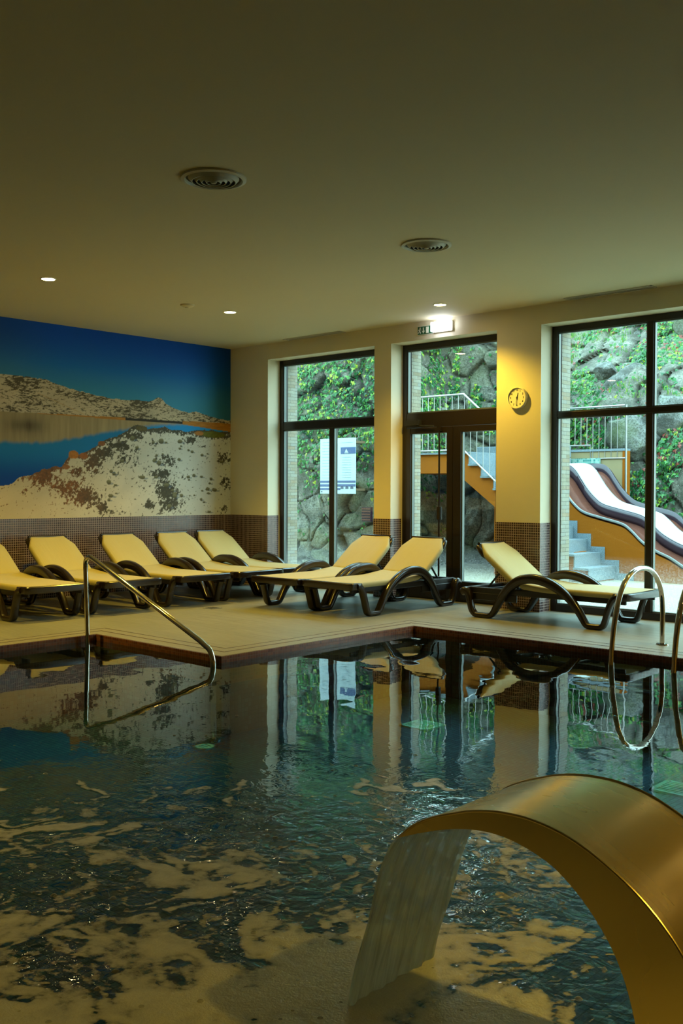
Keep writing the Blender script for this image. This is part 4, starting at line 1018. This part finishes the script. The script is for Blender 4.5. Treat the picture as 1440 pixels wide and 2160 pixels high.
RB, NB = rock_face('rock_wall', [(-2.6, 5.25), (-.3, 5.35), (1.0, 5.55), (1.25, 6.2), (1.3, 7.2)], -.05, 4.8, [(-1, 0), (6, .5)], .028, 1.35, .12, 8.7, 'pale stone retaining wall seen above the door railing')
RC_, NC = rock_face('rock_wall', [(-1.5, 7.3), (.6, 7.1), (2.2, 7.0), (4.0, 7.35), (7.5, 7.6)], -.05, 7.4, [(-1, 0), (2.7, .2), (3.5, 1.0), (4.4, 2.2), (5.2, 2.8), (8, 4.4)], .04, 1.15, .18, 5.5, 'tumbled mossy rock bank rising behind the slide')
bo = MB(); bo.box(-4.4, 8, 11.5, 12.2, -.1, 8)
struct(bo.build('hillside', M['soil']), 'mossy hillside behind the rocks', 'hill')

def boulder(x, y, z, sx_, sy_, sz_, seed, lab):
    import bmesh
    bm = bmesh.new(); bmesh.ops.create_icosphere(bm, subdivisions=5, radius=1); rr = random.Random(seed)
    pl = []
    for i in range(9):
        n_ = Vector((rr.gauss(0, 1), rr.gauss(0, 1), rr.gauss(0, 1))).normalized(); pl.append((n_, rr.uniform(.55, .85)))
    for v in bm.verts:
        p_ = v.co.copy()
        for n_, d_ in pl:
            e = p_.dot(n_) - d_
            if e > 0: p_ -= n_ * e * .92
        p_ += v.co * (mn.fractal(p_ * 2.2 + Vector((seed, 0, 0)), 1.0, 2.0, 5) * .07)
        v.co = Vector((p_.x * sx_, p_.y * sy_, p_.z * sz_))
    me = bpy.data.meshes.new('boulder'); bm.to_mesh(me); bm.free()
    for p_ in me.polygons: p_.use_smooth = True
    me.materials.append(M['boulder']); o = bpy.data.objects.new('boulder', me); C.objects.link(o); o.location = (x, y, z); o.rotation_euler = (rr.uniform(-.3, .3), rr.uniform(-.4, .4), rr.uniform(0, 6))
    tag(o, lab, 'boulder', 'boulders on the bank')
for a in [(2.05, 8.0, 3.20, .55, .5, .45, 3, 'large pale angular boulder left of the window mullion, below the ivy bank'),
          (1.75, 8.0, 2.85, .42, .4, .35, 4, 'grey boulder under the large pale one beside the mullion'),
          (2.45, 7.25, 2.35, .62, .5, .55, 5, 'dark overhanging boulder just left of the mullion, above the slide'),
          (3.15, 7.5, 2.62, .62, .5, .42, 6, 'pale boulder right of the mullion under the transom'),
          (3.6, 7.45, 2.0, .38, .4, .36, 7, 'rounded grey boulder at the right picture edge amid ivy'),
          (2.85, 8.5, 3.22, .48, .4, .22, 8, 'flat mossy boulder right of the mullion over the transom'),
          (1.35, 9.6, 4.35, .75, .5, .5, 9, 'big grey boulder high on the bank under the window head'),
          (2.75, 9.2, 4.45, .4, .4, .4, 10, 'pale boulder high on the bank at the top right corner'),
          (1.6, 7.9, 3.55, .25, .25, .2, 11, 'small boulder among the ivy above the platform railing'),
          (2.2, 9.3, 4.0, .5, .4, .3, 12, 'grey boulder high on the bank left of the mullion')]: boulder(*a)

# ivy: uncountable leaves
def ivy(name, RS, NR, dens, count, size, seed, lab, zlim=(0, 9), yellow=.1, red=0.0):
    rr = random.Random(seed); n, m2 = RS.shape[:2]; v = []; f = []; tint = []
    shape = [(0, 0), (.42, -.12), (.55, .22), (.24, .40), (0, 1.0), (-.24, .40), (-.55, .22), (-.42, -.12)]
    tries = 0; made = 0
    while made < count and tries < count * 14:
        tries += 1
        i = rr.randrange(2, n - 2); j = rr.randrange(2, m2 - 2); p_ = Vector(RS[i, j]); dv = dens(p_, i, j)
        if rr.random() > dv: continue
        a = Vector(RS[i + 1, j]) - Vector(RS[i - 1, j]); c_ = Vector(RS[i, j + 1]) - Vector(RS[i, j - 1]); nn = a.cross(c_).normalized()
        out = Vector((NR[i][0], NR[i][1], .25)).normalized()
        if nn.dot(out) < 0: nn = -nn
        nn = (nn * .5 + out + Vector((rr.gauss(0, .35), rr.gauss(0, .35), rr.gauss(.1, .35)))).normalized()
        dn = Vector((rr.gauss(0, .45), rr.gauss(0, .25), -1)); dn = (dn - nn * dn.dot(nn)).normalized(); sd = nn.cross(dn)
        s_ = size * rr.uniform(.55, 1.25); p_ = p_ + out * rr.uniform(.015, .07); fold = rr.uniform(.1, .35)
        b0 = len(v)
        for (q, w_) in shape: v.append(tuple(p_ + sd * (q * s_) + dn * (w_ * s_) - nn * (abs(q) * fold * s_) - nn * (w_ * w_ * .15 * s_)))
        f.append((b0, b0 + 1, b0 + 2, b0 + 3, b0 + 4)); f.append((b0, b0 + 4, b0 + 5, b0 + 6, b0 + 7))
        cl_ = mn.noise(p_ * 1.7) * .25; tt = min(.86, max(0, rr.gauss(.42, .22) + cl_))
        if rr.random() < yellow: tt = rr.uniform(.86, .94)
        if red and rr.random() < red * max(0, mn.noise(p_ * 1.3 + Vector((5, 1, 2))) + .25): tt = 1.0
        tint += [tt, tt]; made += 1
    me = bpy.data.meshes.new(name); me.from_pydata(v, [], f); me.update(); me.materials.append(M['ivy'])
    at = me.attributes.new('tint', 'FLOAT', 'FACE'); at.data.foreach_set('value', np.array(tint, np.float32))
    o = bpy.data.objects.new(name, me); C.objects.link(o); tag(o, lab, 'ivy', kind='stuff'); return o
def nz_(p_, s_, o_=0): return mn.noise(Vector((p_.x * s_ + o_, p_.y * s_, p_.z * s_))) * .5 + .5
def dA(p_, i, j):
    h = p_.z; k = max(0, min(1, (h - 1.05) / 1.3)); top = 1 if h > 2.1 else k
    q = nz_(p_, 2.3) * .6 + nz_(p_, 6, 9) * .4
    return (1.0 if q > .50 - .16 * top else .03) * (top ** .8) + (.05 if q > .5 else 0)
def dB(p_, i, j):
    q = nz_(Vector((p_.x * 1.6, p_.y, p_.z * .35)), 2.2, 3); return (1.0 if q > .56 else .03) * (1 if p_.z > 2.3 else 0)
def dC(p_, i, j):
    q = nz_(p_, 1.1, 7); h = p_.z
    return (1.0 if q > .47 else .12) * (1 if h > .8 else .3)
ivy('ivy', RA, NA, dA, 9500, .058, 11, 'hanging ivy covering the stone wall outside the leftmost window', yellow=.12)
ivy('ivy', RB, NB, dB, 4200, .062, 12, 'strands of ivy on the pale stone above the door railing', yellow=.14)
ivy('ivy', RC_, NC, dC, 22000, .066, 13, 'ivy spreading over the rock bank behind the slide', yellow=.06, red=.5)
# grass tufts on the bank
rr = random.Random(4); v = []; f = []; tint = []
n, m2 = RC_.shape[:2]
for k in range(2600):
    i = rr.randrange(2, n - 2); j = rr.randrange(int(m2 * .4), m2 - 2); p_ = Vector(RC_[i, j])
    if nz_(p_, 1.3, 20) < .5: continue
    for q in range(4):
        a = Vector((rr.gauss(0, .04), rr.gauss(-.03, .03), rr.uniform(.05, .14))); s_ = Vector((.006, 0, 0)); b0 = len(v); bp_ = p_ + Vector((rr.gauss(0, .03), 0, 0))
        v += [tuple(bp_ - s_), tuple(bp_ + s_), tuple(bp_ + a)]; f.append((b0, b0 + 1, b0 + 2)); tint.append(rr.uniform(.55, .92))
me = bpy.data.meshes.new('grass'); me.from_pydata(v, [], f); me.update(); me.materials.append(M['ivy']); at = me.attributes.new('tint', 'FLOAT', 'FACE'); at.data.foreach_set('value', np.array(tint, np.float32))
o = bpy.data.objects.new('grass', me); C.objects.link(o); tag(o, 'dry grass growing on the rock bank', 'grass', kind='stuff')

# poster and box hung on the stone wall outside
t = empty('notice_poster', (-.77, 3.04, 1.70)); W2, H2 = .405, .465
MB().box(-W2, W2, 0, .008, -H2, H2).build('sheet', M['poster_white'], t)
MB().box(-W2 + .02, W2 - .02, .009, .26, H2 - .09, H2 - .05).build('batten', M['stem'], t); MB().box(-W2 + .02, W2 - .02, .009, .26, -H2 + .05, -H2 + .09).build('batten', M['stem'], t)
q = MB(); 
for z0, z1, x0_, x1_ in ((.20, .31, .07, W2), (-.28, -.245, -W2, W2), (-.345, -.305, -W2, W2), (-.40, -.37, -W2, .06)): q.box(x0_, x1_, -.003, 0, z0, z1)
q.build('navy_band', M['poster_navy'], t)
q = MB(); q.prism([(.165, .225), (.235, .225), (.195, .285)], -.006, -.003); q.prism([(.15, .218), (.25, .218), (.24, .208), (.16, .208)], -.006, -.003); q.build('sail_symbol', M['poster_white'], t)
q = MB()
for k in range(13): z = .40 - k * .05; q.box(-W2 + .05, -W2 + .05 + .28, -.003, 0, z, z + .006)
for k in range(9):
    z = .14 - k * .042
    q.box(.10, .30, -.003, 0, z, z + .006)
q.box(.09, .33, -.003, 0, .385, .392); q.build('text_line', M['poster_grey'], t)
q = MB()
for x in (.10, .21, .32): q.prism([(x - .035, -.385), (x + .035, -.385), (x + .03, -.35), (x, -.335), (x - .03, -.35)], -.003, 0)
q.box(-W2 + .02, -W2 + .05, -.003, 0, -.44, -.42); q.build('icon', M['poster_dark'], t)
tag(t, 'white notice poster with navy bands hanging on the stone wall outside', 'poster')
t = empty('wall_grille', (-.16, 3.07, .90)); MB().box(-.1, .1, 0, .05, -.12, .12).build('grille_frame', M['grille'] if 'grille' in M else M['slide_purple'], t)
q = MB()
for k in range(5): q.box(-.09, .09, -.008, 0, -.10 + k * .045, -.08 + k * .045)
q.build('louvre', M['slide_brown'], t); tag(t, 'small dark louvred grille set in the stone wall outside', 'grille')

for o in bpy.data.objects:
    if o.name.startswith('camera'): continue
bpy.context.view_layer.update()
